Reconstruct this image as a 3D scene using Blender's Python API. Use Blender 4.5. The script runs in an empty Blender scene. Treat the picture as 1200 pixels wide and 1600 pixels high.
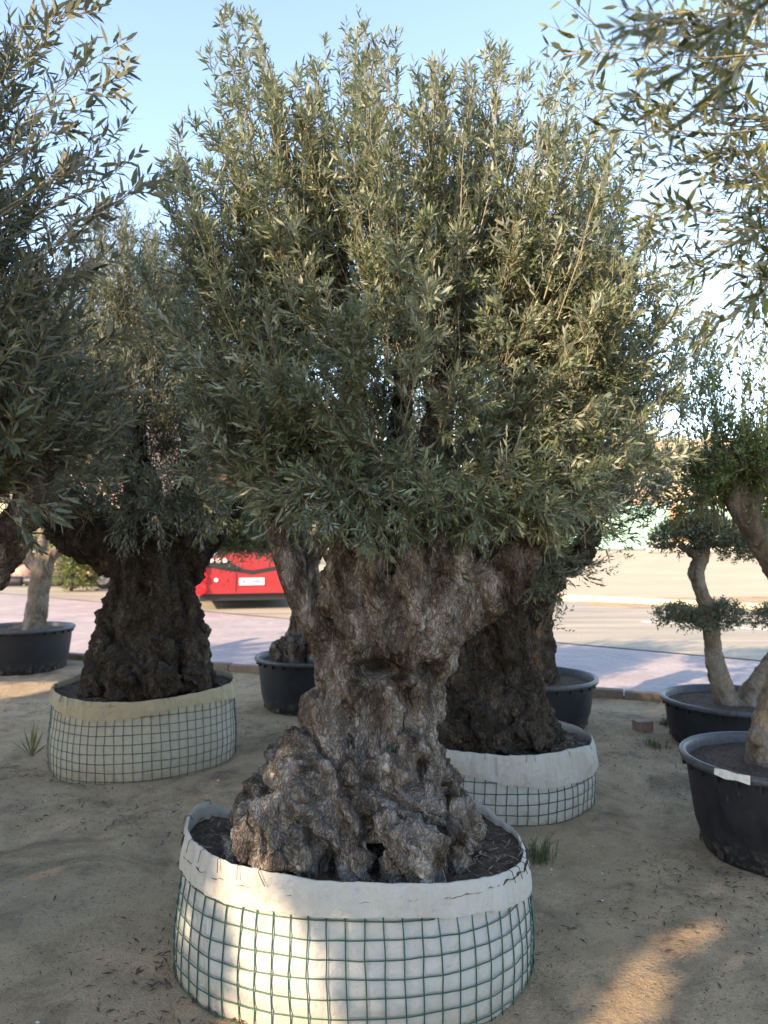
import bpy, bmesh, math, random
import numpy as np
from mathutils import Vector, Matrix

# ------------------------------------------------------------------ camera, sky, sun, exposure
SC = bpy.context.scene
COL = SC.collection
R = math.radians
FPX, HZ, CAMH = 1150.0, 852.0, 1.34          # focal length in photo pixels, horizon row, camera height
PITCH = math.atan((HZ - 800.0) / FPX)
cam_d = bpy.data.cameras.new('camera'); cam = bpy.data.objects.new('camera', cam_d); COL.objects.link(cam)
cam.location = (0, 0, CAMH); cam.rotation_euler = (R(90) + PITCH, 0, 0)
cam_d.sensor_fit = 'VERTICAL'; cam_d.sensor_height = 24.0; cam_d.lens = 24.0 * FPX / 1600.0
cam_d.clip_start = 0.02; cam_d.clip_end = 2000
cam_d.dof.use_dof = True; cam_d.dof.focus_distance = 2.35; cam_d.dof.aperture_fstop = 2.5
SC.camera = cam

SUN_EL = R(25.0); SUN_DIR = Vector((0.70, 0.71, 0)).normalized()    # way the light travels over the ground
w = bpy.data.worlds.new('World'); SC.world = w; w.use_nodes = True
nt = w.node_tree; nt.nodes.clear()
sky = nt.nodes.new('ShaderNodeTexSky'); sky.sky_type = 'NISHITA'; sky.sun_disc = False
sky.sun_elevation = SUN_EL; sky.sun_rotation = math.atan2(-SUN_DIR.x, -SUN_DIR.y)
sky.altitude = 0; sky.air_density = 1.0; sky.dust_density = 0.3; sky.ozone_density = 3.2
bg = nt.nodes.new('ShaderNodeBackground'); bg.inputs[1].default_value = 0.15
wo = nt.nodes.new('ShaderNodeOutputWorld')
nt.links.new(sky.outputs[0], bg.inputs[0]); nt.links.new(bg.outputs[0], wo.inputs[0])
sl = bpy.data.lights.new('sun', 'SUN'); sun = bpy.data.objects.new('sun', sl); COL.objects.link(sun)
sl.energy = 2.45; sl.angle = R(0.53); sl.color = (1.0, 0.86, 0.66)
ld = Vector((SUN_DIR.x * math.cos(SUN_EL), SUN_DIR.y * math.cos(SUN_EL), -math.sin(SUN_EL)))
sun.rotation_euler = ld.to_track_quat('-Z', 'Y').to_euler()
SC.view_settings.view_transform = 'Standard'; SC.view_settings.look = 'None'
SC.view_settings.exposure = 2.12; SC.view_settings.gamma = 1.0; SC.view_settings.use_curve_mapping = False
SC.view_settings.use_white_balance = True; SC.view_settings.white_balance_temperature = 8100; SC.view_settings.white_balance_tint = 16.0
SC.render.engine = 'CYCLES'
cy = SC.cycles
cy.max_bounces = 4; cy.diffuse_bounces = 2; cy.glossy_bounces = 2; cy.transmission_bounces = 3; cy.transparent_max_bounces = 6
cy.caustics_reflective = False; cy.caustics_refractive = False
cy.use_denoising = True
cy.sample_clamp_indirect = 6.0

RNG = np.random.default_rng(11)

# ------------------------------------------------------------------ helpers
def P(px, py, Y):
    """a point of the photo at the distance Y in front of the camera"""
    c, s = math.cos(PITCH), math.sin(PITCH)
    u, v = (px - 600.0) / FPX, (800.0 - py) / FPX
    dy, dz = c - v * s, s + v * c
    t = Y / dy
    return np.array((u * t, Y, CAMH + dz * t))

def _hash(i, j, k, seed):
    h = (i.astype(np.int64) * 374761393 + j.astype(np.int64) * 668265263 + k.astype(np.int64) * 2147483647 + seed * 974634777) & 0xFFFFFFFF
    h = ((h ^ (h >> 13)) * 1274126177) & 0xFFFFFFFF
    h = ((h ^ (h >> 16)) * 2246822519) & 0xFFFFFFFF
    return ((h ^ (h >> 15)) & 0xFFFFFF) / float(0xFFFFFF)

def vnoise(p, seed=0):
    f = np.floor(p); i = f.astype(np.int64); t = p - f; t = t * t * (3 - 2 * t)
    out = 0
    for dx in (0, 1):
        wx = t[:, 0] if dx else 1 - t[:, 0]
        for dy in (0, 1):
            wy = t[:, 1] if dy else 1 - t[:, 1]
            for dz in (0, 1):
                wz = t[:, 2] if dz else 1 - t[:, 2]
                out = out + wx * wy * wz * _hash(i[:, 0] + dx, i[:, 1] + dy, i[:, 2] + dz, seed)
    return out * 2 - 1

def fbm(p, octs=4, seed=0, gain=0.5):
    a, s, o = 1.0, 0, np.zeros(len(p))
    for k in range(octs):
        o += a * vnoise(p * (2.03 ** k) + 17.3 * k, seed + k); s += a; a *= gain
    return o / s

def ridged(p, octs=3, seed=0):
    a, s, o = 1.0, 0, np.zeros(len(p))
    for k in range(octs):
        o += a * (1 - 2 * np.abs(vnoise(p * (2.1 ** k) + 9.1 * k, seed + k))); s += a; a *= 0.5
    return o / s

def worley(p, seed=0):
    f = np.floor(p).astype(np.int64); best = np.full(len(p), 9.0)
    for dx in (-1, 0, 1):
        for dy in (-1, 0, 1):
            for dz in (-1, 0, 1):
                c = f + (dx, dy, dz)
                q = np.stack([_hash(c[:, 0], c[:, 1], c[:, 2], seed + m) for m in (1, 2, 3)], 1) + c
                best = np.minimum(best, ((p - q) ** 2).sum(1))
    return np.sqrt(best)

def raw_mesh(name, verts, faces, smooth=False):
    """faces: list of index tuples, or an (n,3)/(n,4) array"""
    me = bpy.data.meshes.new(name)
    verts = np.asarray(verts, dtype=np.float32)
    if isinstance(faces, np.ndarray):
        n, k = faces.shape
        me.vertices.add(len(verts)); me.vertices.foreach_set('co', verts.ravel())
        me.loops.add(n * k); me.loops.foreach_set('vertex_index', faces.astype(np.int32).ravel())
        me.polygons.add(n); me.polygons.foreach_set('loop_start', np.arange(0, n * k, k, dtype=np.int32))
        me.update(calc_edges=True)
    else:
        me.from_pydata([tuple(v) for v in verts], [], faces); me.update()
    if smooth:
        me.polygons.foreach_set('use_smooth', np.ones(len(me.polygons), dtype=bool))
    return me

def link(name, me, mat=None, parent=None):
    o = bpy.data.objects.new(name, me); COL.objects.link(o)
    if mat is not None and me is not None and len(me.materials) == 0: me.materials.append(mat)
    if parent is not None:
        o.parent = parent
        if parent.type == 'EMPTY': o.location = [-c for c in parent.location]    # meshes are written in world coordinates
    return o

def tag(o, label, cat, group=None):
    o['label'] = label; o['category'] = cat
    if group: o['group'] = group
    return o

def thing(name, loc, label, cat, group=None):
    o = bpy.data.objects.new(name, None); COL.objects.link(o); o.location = [float(c) for c in loc]
    o.empty_display_size = 0.1
    return tag(o, label, cat, group)

def structure(o):
    o['kind'] = 'structure'; return o

def stuff(o):
    o['kind'] = 'stuff'; return o

class MB:
    """collects shapes into one mesh"""
    def __init__(s): s.v = []; s.f = []; s.n = 0
    def add(s, v, f):
        s.v.append(np.asarray(v, float)); s.f += [tuple(int(i) + s.n for i in q) for q in f]; s.n += len(v); return s
    def box(s, c, h, rz=0.0, rx=0.0):
        c = np.array(c, float); h = np.array(h, float)
        v = np.array([(x, y, z) for x in (-1, 1) for y in (-1, 1) for z in (-1, 1)], float) * h
        M = np.array(Matrix.Rotation(rz, 3, 'Z') @ Matrix.Rotation(rx, 3, 'X'))
        return s.add(v @ M.T + c, [(0, 1, 3, 2), (4, 6, 7, 5), (0, 4, 5, 1), (2, 3, 7, 6), (0, 2, 6, 4), (1, 5, 7, 3)])
    def tube(s, pts, rad, n=6, closed=False, cap=True):
        v, f = tube(pts, rad, n, closed, cap); return s.add(v, f)
    def mesh(s, name, smooth=False): return raw_mesh(name, np.concatenate(s.v), s.f, smooth)

def tube(pts, rad, n=6, closed=False, cap=True):
    pts = np.asarray(pts, float); m = len(pts); rad = np.broadcast_to(np.asarray(rad, float), (m,))
    tg = np.gradient(pts, axis=0) if not closed else np.roll(pts, -1, 0) - np.roll(pts, 1, 0)
    tg /= np.linalg.norm(tg, axis=1)[:, None] + 1e-9
    ref = np.array((0.31, 0.22, 0.92)) if abs(tg[:, 2]).mean() < 0.8 else np.array((0.9, 0.3, 0.1))
    a = np.cross(tg, ref); a /= np.linalg.norm(a, axis=1)[:, None] + 1e-9
    b = np.cross(tg, a)
    th = np.arange(n) * 2 * math.pi / n
    v = (pts[:, None] + rad[:, None, None] * (np.cos(th)[None, :, None] * a[:, None] + np.sin(th)[None, :, None] * b[:, None])).reshape(-1, 3)
    f = []
    for i in range(m if closed else m - 1):
        k = (i + 1) % m
        for j in range(n):
            q = (j + 1) % n
            f.append((i * n + j, i * n + q, k * n + q, k * n + j))
    if cap and not closed:
        f.append(tuple(range(n))[::-1]); f.append(tuple((m - 1) * n + j for j in range(n)))
    return v, f

def spline(pts, k=8):
    """Catmull-Rom through the rows of pts (any width)"""
    p = np.asarray(pts, float); p = np.vstack([2 * p[0] - p[1], p, 2 * p[-1] - p[-2]])
    out = []
    for i in range(1, len(p) - 2):
        for t in np.linspace(0, 1, k, endpoint=False):
            a, b, c, d = p[i - 1], p[i], p[i + 1], p[i + 2]
            out.append(0.5 * (2 * b + (c - a) * t + (2 * a - 5 * b + 4 * c - d) * t * t + (3 * b - a - 3 * c + d) * t ** 3))
    out.append(p[-2]); return np.array(out)

# ------------------------------------------------------------------ materials
def mat(name, build):
    m = bpy.data.materials.new(name); m.use_nodes = True
    t = m.node_tree; t.nodes.clear()
    N = lambda ty, **kw: _node(t, ty, kw)
    out = N('ShaderNodeOutputMaterial')
    t.links.new(build(N, t.links.new), out.inputs[0]); return m

def _node(t, ty, kw):
    n = t.nodes.new(ty)
    for k, v in kw.items():
        if k.startswith('i_'): n.inputs[k[2:].replace('_', ' ')].default_value = v
        else: setattr(n, k, v)
    return n

def ramp(N, L, fac, stops):
    r = N('ShaderNodeValToRGB'); e = r.color_ramp.elements
    while len(e) < len(stops): e.new(0.5)
    for q, (p, c) in zip(e, stops): q.position = p; q.color = (*c, 1) if len(c) == 3 else c
    L(fac, r.inputs[0]); return r.outputs[0]

def mixc(N, L, fac, a, b, mode='MIX'):
    m = N('ShaderNodeMix', data_type='RGBA', blend_type=mode)
    if isinstance(fac, (int, float)): m.inputs[0].default_value = fac
    else: L(fac, m.inputs[0])
    for s, x in ((6, a), (7, b)):
        if isinstance(x, tuple): m.inputs[s].default_value = (*x, 1)
        else: L(x, m.inputs[s])
    return m.outputs[2]

def math_(N, L, op, a, b=None, clamp=False):
    m = N('ShaderNodeMath', operation=op, use_clamp=clamp)
    for s, x in ((0, a), (1, b)):
        if x is None: continue
        if isinstance(x, (int, float)): m.inputs[s].default_value = x
        else: L(x, m.inputs[s])
    return m.outputs[0]

def principled(N, L, col, rough=0.8, bump=None, dist=0.01, strength=1.0, **kw):
    b = N('ShaderNodeBsdfPrincipled')
    if isinstance(col, tuple): b.inputs['Base Color'].default_value = (*col, 1)
    else: L(col, b.inputs['Base Color'])
    if isinstance(rough, (int, float)): b.inputs['Roughness'].default_value = rough
    else: L(rough, b.inputs['Roughness'])
    for k, v in kw.items(): b.inputs[k.replace('_', ' ')].default_value = v
    if bump is not None:
        n = N('ShaderNodeBump'); n.inputs['Distance'].default_value = dist; n.inputs['Strength'].default_value = strength
        L(bump, n.inputs['Height']); L(n.outputs[0], b.inputs['Normal'])
    return b.outputs[0]

def coords(N, L, scale=(1, 1, 1)):
    g = N('ShaderNodeNewGeometry')
    mp = N('ShaderNodeMapping'); mp.inputs['Scale'].default_value = scale
    L(g.outputs['Position'], mp.inputs[0]); return mp.outputs[0]

def ocoords(N, L, scale=(1, 1, 1)):
    g = N('ShaderNodeTexCoord')
    mp = N('ShaderNodeMapping'); mp.inputs['Scale'].default_value = scale
    L(g.outputs['Object'], mp.inputs[0]); return mp.outputs[0]

def noise(N, L, vec, scale, detail=4, rough=0.55, dist=0.0):
    n = N('ShaderNodeTexNoise'); n.inputs['Scale'].default_value = scale; n.inputs['Detail'].default_value = detail
    n.inputs['Roughness'].default_value = rough; n.inputs['Distortion'].default_value = dist
    L(vec, n.inputs['Vector']); return n.outputs['Fac']

def voro(N, L, vec, scale, feature='F1', out='Distance', rnd=1.0):
    n = N('ShaderNodeTexVoronoi', feature=feature); n.inputs['Scale'].default_value = scale; n.inputs['Randomness'].default_value = rnd
    L(vec, n.inputs['Vector']); return n.outputs[out]

def warp(N, L, vec, scale, amt):
    n = N('ShaderNodeTexNoise'); n.inputs['Scale'].default_value = scale; n.inputs['Detail'].default_value = 2
    L(vec, n.inputs['Vector'])
    s = N('ShaderNodeVectorMath', operation='MULTIPLY_ADD'); s.inputs[1].default_value = (amt,) * 3
    L(n.outputs['Color'], s.inputs[0]); L(vec, s.inputs[2]); return s.outputs[0]

def bark_mat(name, dark, mid, pale, scale=1.0, pale_amt=0.5, smooth=False):
    def b(N, L):
        p = ocoords(N, L); pw = warp(N, L, p, 14, 0.05)
        pz = N('ShaderNodeMapping'); pz.inputs['Scale'].default_value = (1, 1, 0.42); L(pw, pz.inputs[0])
        def rid(sc, det, vec):
            n = N('ShaderNodeTexNoise', noise_type='RIDGED_MULTIFRACTAL', normalize=True); n.inputs['Scale'].default_value = sc; n.inputs['Detail'].default_value = det
            n.inputs['Roughness'].default_value = 0.62; n.inputs['Lacunarity'].default_value = 2.1; n.inputs['Distortion'].default_value = 0.35
            L(vec, n.inputs['Vector']); return n.outputs['Fac']
        r1 = rid(24 * scale, 5, pz.outputs[0])
        crk = voro(N, L, warp(N, L, pz.outputs[0], 60 * scale, 0.03), 72 * scale, 'DISTANCE_TO_EDGE')
        big = noise(N, L, pz.outputs[0], 13, 5, 0.65); fine = noise(N, L, p, 230 * scale, 3, 0.7)
        c = ramp(N, L, r1, [(0.2, dark), (0.4, mid), (0.62, pale)])
        c2 = ramp(N, L, big, [(0.36, dark), (0.5, mid), (0.66, pale)])
        c = mixc(N, L, pale_amt, c, c2)
        tn = N('ShaderNodeAttribute', attribute_name='tone')
        c = mixc(N, L, math_(N, L, 'MULTIPLY', tn.outputs['Fac'], ramp(N, L, r1, [(0.2, (0.25,) * 3), (0.6, (1, 1, 1))])), c, (0.60, 0.57, 0.53))
        c = mixc(N, L, 0.3 if smooth else 0.62, c, ramp(N, L, crk, [(0.0, (0.22, 0.2, 0.19)), (0.2, (1.1,) * 3)]), 'MULTIPLY')
        c = mixc(N, L, 1.0, c, ramp(N, L, fine, [(0.28, (0.8,) * 3), (0.72, (1.15,) * 3)]), 'MULTIPLY')
        h = math_(N, L, 'MULTIPLY', math_(N, L, 'MINIMUM', crk, 0.3), 0.4 if smooth else 1.5)
        h = math_(N, L, 'ADD', h, math_(N, L, 'MULTIPLY', fine, 0.4))
        h = math_(N, L, 'ADD', h, math_(N, L, 'MULTIPLY', r1, 0.5 if smooth else 1.6))
        return principled(N, L, c, 0.9, h, 0.014, 1.0, Specular_IOR_Level=0.04)
    return mat(name, b)

M = {}
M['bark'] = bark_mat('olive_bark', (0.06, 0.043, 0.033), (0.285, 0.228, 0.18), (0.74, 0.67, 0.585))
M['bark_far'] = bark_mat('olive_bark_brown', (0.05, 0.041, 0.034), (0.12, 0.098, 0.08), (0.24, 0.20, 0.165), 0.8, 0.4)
M['bark_smooth'] = bark_mat('olive_bark_young', (0.15, 0.12, 0.09), (0.25, 0.21, 0.165), (0.36, 0.32, 0.27), 0.6, 0.5, True)

def flat(name, col, rough=0.6, var=0.0, vs=12, **kw):
    def b(N, L):
        if not var: return principled(N, L, col, rough, **kw)
        p = ocoords(N, L); n = noise(N, L, p, vs, 5, 0.6)
        c = ramp(N, L, n, [(0.25, tuple(x * (1 - var) for x in col)), (0.75, tuple(min(1, x * (1 + var)) for x in col))])
        return principled(N, L, c, rough, n, 0.003, 0.4, **kw)
    return mat(name, b)

def leaf_mat(name, top, under, warm, trans=0.18):
    def b(N, L):
        at = N('ShaderNodeAttribute', attribute_name='rnd'); oi = N('ShaderNodeObjectInfo')
        v = math_(N, L, 'FRACT', math_(N, L, 'ADD', at.outputs['Fac'], oi.outputs['Random']))
        g = N('ShaderNodeNewGeometry')
        up = mixc(N, L, ramp(N, L, v, [(0.0, (0, 0, 0)), (0.8, (0.45,) * 3), (0.93, (1, 1, 1))]), top, warm)
        c = mixc(N, L, g.outputs['Backfacing'], up, under)
        k = ramp(N, L, math_(N, L, 'FRACT', math_(N, L, 'MULTIPLY', v, 7.31)), [(0, (0.72,) * 3), (1, (1.25,) * 3)])
        c = mixc(N, L, 1.0, c, k, 'MULTIPLY')
        p = principled(N, L, c, 0.5, Specular_IOR_Level=0.42)
        t = N('ShaderNodeBsdfTranslucent'); L(mixc(N, L, 1.0, c, (1.0, 1.1, 0.6), 'MULTIPLY'), t.inputs[0])
        m = N('ShaderNodeMixShader'); m.inputs[0].default_value = trans
        L(p, m.inputs[1]); L(t.outputs[0], m.inputs[2]); return m.outputs[0]
    return mat(name, b)

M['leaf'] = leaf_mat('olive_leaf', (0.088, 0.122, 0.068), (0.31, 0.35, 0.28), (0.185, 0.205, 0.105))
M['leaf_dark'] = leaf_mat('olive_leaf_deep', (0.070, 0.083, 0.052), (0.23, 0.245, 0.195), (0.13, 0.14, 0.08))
M['leaf_green'] = leaf_mat('fresh_green_leaf', (0.088, 0.12, 0.042), (0.19, 0.22, 0.12), (0.2, 0.22, 0.06), 0.3)
M['leaf_near'] = leaf_mat('olive_leaf_near', (0.072, 0.084, 0.040), (0.19, 0.205, 0.13), (0.15, 0.175, 0.05), 0.22)
M['twig'] = flat('olive_twig', (0.25, 0.215, 0.15), 0.8, 0.3, 30)

def sand_mat():
    def b(N, L):
        p = coords(N, L); big = noise(N, L, p, 0.9, 5, 0.6); med = noise(N, L, p, 7, 6, 0.65); fine = noise(N, L, p, 160, 3, 0.7)
        c = ramp(N, L, big, [(0.3, (0.40, 0.28, 0.165)), (0.5, (0.50, 0.355, 0.215)), (0.7, (0.55, 0.415, 0.275))])
        c = mixc(N, L, 0.45, c, ramp(N, L, med, [(0.32, (0.23, 0.165, 0.105)), (0.5, (0.42, 0.305, 0.19)), (0.72, (0.53, 0.405, 0.265))]))
        c = mixc(N, L, ramp(N, L, noise(N, L, p, 1.9, 6, 0.72, 0.6), [(0.5, (0, 0, 0)), (0.64, (0.7,) * 3)]), c, (0.15, 0.112, 0.078))
        # dark scatter of crumbs and rotten leaf bits
        st = N('ShaderNodeMapping'); st.inputs['Scale'].default_value = (1, 2.2, 1); L(warp(N, L, p, 20, 0.05), st.inputs[0])
        sp = voro(N, L, st.outputs[0], 34, 'F1'); gate = noise(N, L, p, 2.3, 4, 0.7)
        m1 = math_(N, L, 'MULTIPLY', math_(N, L, 'LESS_THAN', sp, 0.2), ramp(N, L, gate, [(0.44, (0, 0, 0)), (0.58, (1, 1, 1))]))
        c = mixc(N, L, math_(N, L, 'MULTIPLY', m1, 0.7), c, (0.08, 0.06, 0.045))
        c = mixc(N, L, 1.0, c, ramp(N, L, fine, [(0.25, (0.68,) * 3), (0.75, (1.28,) * 3)]), 'MULTIPLY')
        h = math_(N, L, 'ADD', math_(N, L, 'MULTIPLY', fine, 0.35), math_(N, L, 'MULTIPLY', noise(N, L, p, 38, 5, 0.7), 1.1))
        return principled(N, L, c, 0.95, h, 0.02, 1.0, Specular_IOR_Level=0.1)
    return mat('sandy_earth', b)
M['sand'] = sand_mat()

def soil_mat():
    def b(N, L):
        p = ocoords(N, L); n = noise(N, L, p, 60, 5, 0.75); m_ = noise(N, L, p, 9, 4, 0.6)
        c = ramp(N, L, n, [(0.3, (0.045, 0.033, 0.025)), (0.55, (0.12, 0.086, 0.064)), (0.72, (0.26, 0.195, 0.145))])
        c = mixc(N, L, ramp(N, L, m_, [(0.45, (0, 0, 0)), (0.65, (0.5,) * 3)]), c, (0.17, 0.115, 0.085))
        return principled(N, L, c, 0.95, n, 0.02, 1.0, Specular_IOR_Level=0.1)
    return mat('potting_soil', b)
M['soil'] = soil_mat()

def cloth_mat(name, col, dirt, dirt_h=0.12, bd=0.010):
    def b(N, L):
        p = coords(N, L); s = N('ShaderNodeSeparateXYZ'); L(p, s.inputs[0])
        big = noise(N, L, p, 4.5, 5, 0.6); med = noise(N, L, p, 30, 5, 0.7); fine = noise(N, L, p, 260, 3, 0.7)
        vst = N('ShaderNodeMapping'); vst.inputs['Scale'].default_value = (1, 1, 0.12); L(p, vst.inputs[0])
        streak = noise(N, L, vst.outputs[0], 26, 4, 0.6)
        big = math_(N, L, 'MAXIMUM', big, math_(N, L, 'SUBTRACT', streak, 0.04))
        c = mixc(N, L, ramp(N, L, big, [(0.45, (0, 0, 0)), (0.75, (0.6,) * 3)]), col, tuple(0.6 * a + 0.4 * d for a, d in zip(col, dirt)))
        low = math_(N, L, 'SUBTRACT', 1.0, math_(N, L, 'DIVIDE', s.outputs[2], dirt_h), True)
        d = math_(N, L, 'MULTIPLY', low, ramp(N, L, med, [(0.3, (0.1,) * 3), (0.62, (1, 1, 1))]))
        c = mixc(N, L, math_(N, L, 'MULTIPLY', d, 0.8), c, dirt)
        spk = ramp(N, L, math_(N, L, 'MULTIPLY', fine, med), [(0.13, (0.55, 0.5, 0.42)), (0.19, (1, 1, 1))])
        c = mixc(N, L, 0.55, c, spk, 'MULTIPLY')
        h = math_(N, L, 'ADD', math_(N, L, 'MULTIPLY', noise(N, L, p, 14, 4, 0.5, 0.4), 1.6), math_(N, L, 'MULTIPLY', fine, 0.12))
        cr = N('ShaderNodeTexNoise', noise_type='RIDGED_MULTIFRACTAL'); cr.inputs['Scale'].default_value = 9; cr.inputs['Detail'].default_value = 3; cr.inputs['Distortion'].default_value = 0.8; L(p, cr.inputs['Vector'])
        h = math_(N, L, 'ADD', h, math_(N, L, 'MULTIPLY', cr.outputs['Fac'], 0.9))
        return principled(N, L, c, 0.85, h, bd, 0.8, Specular_IOR_Level=0.2)
    return mat(name, b)
M['cloth_white'] = cloth_mat('white_sheet', (0.455, 0.447, 0.42), (0.34, 0.28, 0.2), 0.14, 0.012)
M['cloth_collar'] = cloth_mat('white_collar_canvas', (0.45, 0.43, 0.385), (0.32, 0.27, 0.2), 0.02, 0.013)
M['cloth_tan'] = cloth_mat('tan_canvas', (0.40, 0.335, 0.225), (0.30, 0.235, 0.15), 0.04, 0.014)
M['cloth_beige'] = cloth_mat('beige_sheet', (0.44, 0.405, 0.33), (0.30, 0.235, 0.155), 0.12)
M['cloth_cream'] = cloth_mat('cream_canvas', (0.47, 0.445, 0.395), (0.32, 0.27, 0.2), 0.02, 0.013)
M['wire_green'] = flat('green_coated_wire', (0.010, 0.082, 0.056), 0.4, 0.2, 60)
M['wire_grey'] = flat('dull_green_wire', (0.06, 0.085, 0.068), 0.55, 0.3, 60)
M['stitch'] = flat('rusty_tie_wire', (0.035, 0.028, 0.025), 0.6)
M['soil_bits'] = flat('dry_bits', (0.21, 0.155, 0.105), 0.9, 0.6, 20)
M['patch'] = flat('torn_black_patch', (0.05, 0.05, 0.035), 0.8, 0.4, 90)

def pot_mat():
    def b(N, L):
        p = coords(N, L); s = N('ShaderNodeSeparateXYZ'); L(p, s.inputs[0])
        n = noise(N, L, p, 14, 5, 0.65); f = noise(N, L, p, 130, 4, 0.7)
        c = ramp(N, L, n, [(0.3, (0.008, 0.009, 0.012)), (0.7, (0.020, 0.022, 0.028))])
        low = math_(N, L, 'SUBTRACT', 1.0, math_(N, L, 'DIVIDE', s.outputs[2], 0.13), True)
        d = math_(N, L, 'MULTIPLY', low, ramp(N, L, noise(N, L, p, 24, 5, 0.75), [(0.5, (0, 0, 0)), (0.68, (0.8,) * 3)]))
        c = mixc(N, L, d, c, (0.22, 0.18, 0.135))
        sc = N('ShaderNodeMapping'); sc.inputs['Scale'].default_value = (1, 1, 0.15); L(p, sc.inputs[0])
        c = mixc(N, L, ramp(N, L, noise(N, L, sc.outputs[0], 75, 3, 0.6), [(0.66, (0, 0, 0)), (0.74, (0.22,) * 3)]), c, (0.2, 0.19, 0.18))
        return principled(N, L, c, ramp(N, L, n, [(0.3, (0.5,) * 3), (0.7, (0.72,) * 3)]), f, 0.002, 0.5, Specular_IOR_Level=0.3)
    return mat('black_pot_plastic', b)
M['pot'] = pot_mat()
M['pot_rim'] = flat('scuffed_pot_rim', (0.05, 0.054, 0.062), 0.5, 0.5, 40)

# ------------------------------------------------------------------ ground, pavement, road
def curve_grid(xs, ys):
    X, Y = np.meshgrid(xs, ys, indexing='ij'); v = np.stack([X.ravel(), Y.ravel(), np.zeros(X.size)], 1)
    nx, ny = len(xs), len(ys); i = np.arange(nx - 1)[:, None] * ny + np.arange(ny - 1)[None]
    f = np.stack([i, i + ny, i + ny + 1, i + 1], -1).reshape(-1, 4); return v, f
def spread(lo, a, b, hi, step, n):
    mid = np.arange(a, b, step)
    l = a - (a - lo) * (np.linspace(1, 0, n, endpoint=False) ** 3); r = b + (hi - b) * (np.linspace(0, 1, n) ** 3)
    return np.concatenate([l, mid, r])
EDGE_A, EDGE_B = np.array((-3.66, 8.66)), np.array((2.43, 6.34))         # nursery edge, along the kerb stones
ED = (EDGE_B - EDGE_A) / np.linalg.norm(EDGE_B - EDGE_A); EN = np.array((-ED[1], ED[0]))   # EN points to the road
ROAD_P = np.array((-3.2, 14.6)); RD = np.array((1, -0.80)) / math.hypot(1, 0.8); RN = np.array((-RD[1], RD[0]))
v, f = curve_grid(spread(-420, -4.2, 4.2, 420, 0.038, 26), spread(-300, 1.4, 8.8, 700, 0.038, 26))
beyond = (v[:, :2] - EDGE_A) @ EN
lot = (v[:, :2] - ROAD_P) @ RN - 7.7
q = np.stack([v[:, 0], v[:, 1], np.zeros(len(v))], 1)
z = 0.016 * fbm(q * 1.1, 4, 3) + 0.011 * fbm(q * 6, 3, 5) - 0.012 * np.exp(-(worley(q * np.array((3.3, 4.2, 1)) + 0.5, 15) / 0.3) ** 2) + 0.004 * ridged(q * np.array((9, 16, 1)), 3, 8)
near = np.clip(1 - beyond / 0.3, 0, 1) * np.exp(-(np.abs(v[:, 0]) / 9) ** 4) * np.exp(-((v[:, 1] - 4) / 9) ** 4)
lotmask = lot > -0.3
v[:, 2] = z * near - 0.03 * (beyond > 0.05) * (lot < 0.1) + np.clip(lot, 0, 45) * 0.024 + (lot > 0) * np.clip(lot, 0, 1) * 0.05 * fbm(q * 0.4, 3, 9)
ground = structure(link('ground', raw_mesh('ground', v, f, True), M['sand']))
ground.data.materials.append(flat('pale_lot_sand', (0.42, 0.335, 0.225), 0.95, 0.14, 0.5))
ground.data.polygons.foreach_set('material_index', lotmask[f].all(1).astype(np.int32))

def strip(name, pts, z, m):
    """a flat sheet through the plan points"""
    return structure(link(name, raw_mesh(name, [(x, y, z) for x, y in pts], [tuple(range(len(pts)))]), m))
def paver_mat():
    def b(N, L):
        p = coords(N, L); mp = N('ShaderNodeMapping'); mp.inputs['Rotation'].default_value = (0, 0, R(38)); L(p, mp.inputs[0])
        br = N('ShaderNodeTexBrick', offset=0.5); L(mp.outputs[0], br.inputs['Vector'])
        br.inputs['Scale'].default_value = 1.0; br.inputs['Brick Width'].default_value = 0.2; br.inputs['Row Height'].default_value = 0.1
        br.inputs['Mortar Size'].default_value = 0.004
        br.inputs['Color1'].default_value = (0.34, 0.285, 0.272, 1); br.inputs['Color2'].default_value = (0.40, 0.335, 0.315, 1); br.inputs['Mortar'].default_value = (0.26, 0.22, 0.205, 1)
        n = noise(N, L, p, 1.3, 6, 0.65)
        c = mixc(N, L, 1.0, br.outputs[0], ramp(N, L, n, [(0.3, (0.84,) * 3), (0.7, (1.12,) * 3)]), 'MULTIPLY')
        return principled(N, L, c, 0.85, n, 0.004, 0.4, Specular_IOR_Level=0.2)
    return mat('pink_pavers', b)
def asphalt_mat():
    def b(N, L):
        p = coords(N, L); mp = N('ShaderNodeMapping'); mp.inputs['Rotation'].default_value = (0, 0, R(38.7)); mp.inputs['Scale'].default_value = (0.25, 2.2, 1); L(p, mp.inputs[0])
        n = noise(N, L, mp.outputs[0], 1.0, 5, 0.6); f_ = noise(N, L, p, 45, 4, 0.7)
        c = ramp(N, L, n, [(0.3, (0.25, 0.222, 0.178)), (0.5, (0.34, 0.295, 0.225)), (0.7, (0.47, 0.395, 0.285))])
        c = mixc(N, L, 1.0, c, ramp(N, L, f_, [(0.3, (0.8,) * 3), (0.7, (1.15,) * 3)]), 'MULTIPLY')
        return principled(N, L, c, 0.85, f_, 0.004, 0.5, Specular_IOR_Level=0.2)
    return mat('dusty_asphalt', b)
M['paver'] = paver_mat(); M['asphalt'] = asphalt_mat()
M['kerb'] = flat('brown_kerb_block', (0.17, 0.125, 0.09), 0.9, 0.35, 18)
M['kerb_road'] = flat('sunny_kerb', (0.55, 0.47, 0.34), 0.9, 0.15, 8)
M['line'] = flat('road_paint', (0.72, 0.69, 0.62), 0.7, 0.12, 9)
e = lambda t, o: EDGE_A + ED * t + EN * o
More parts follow.
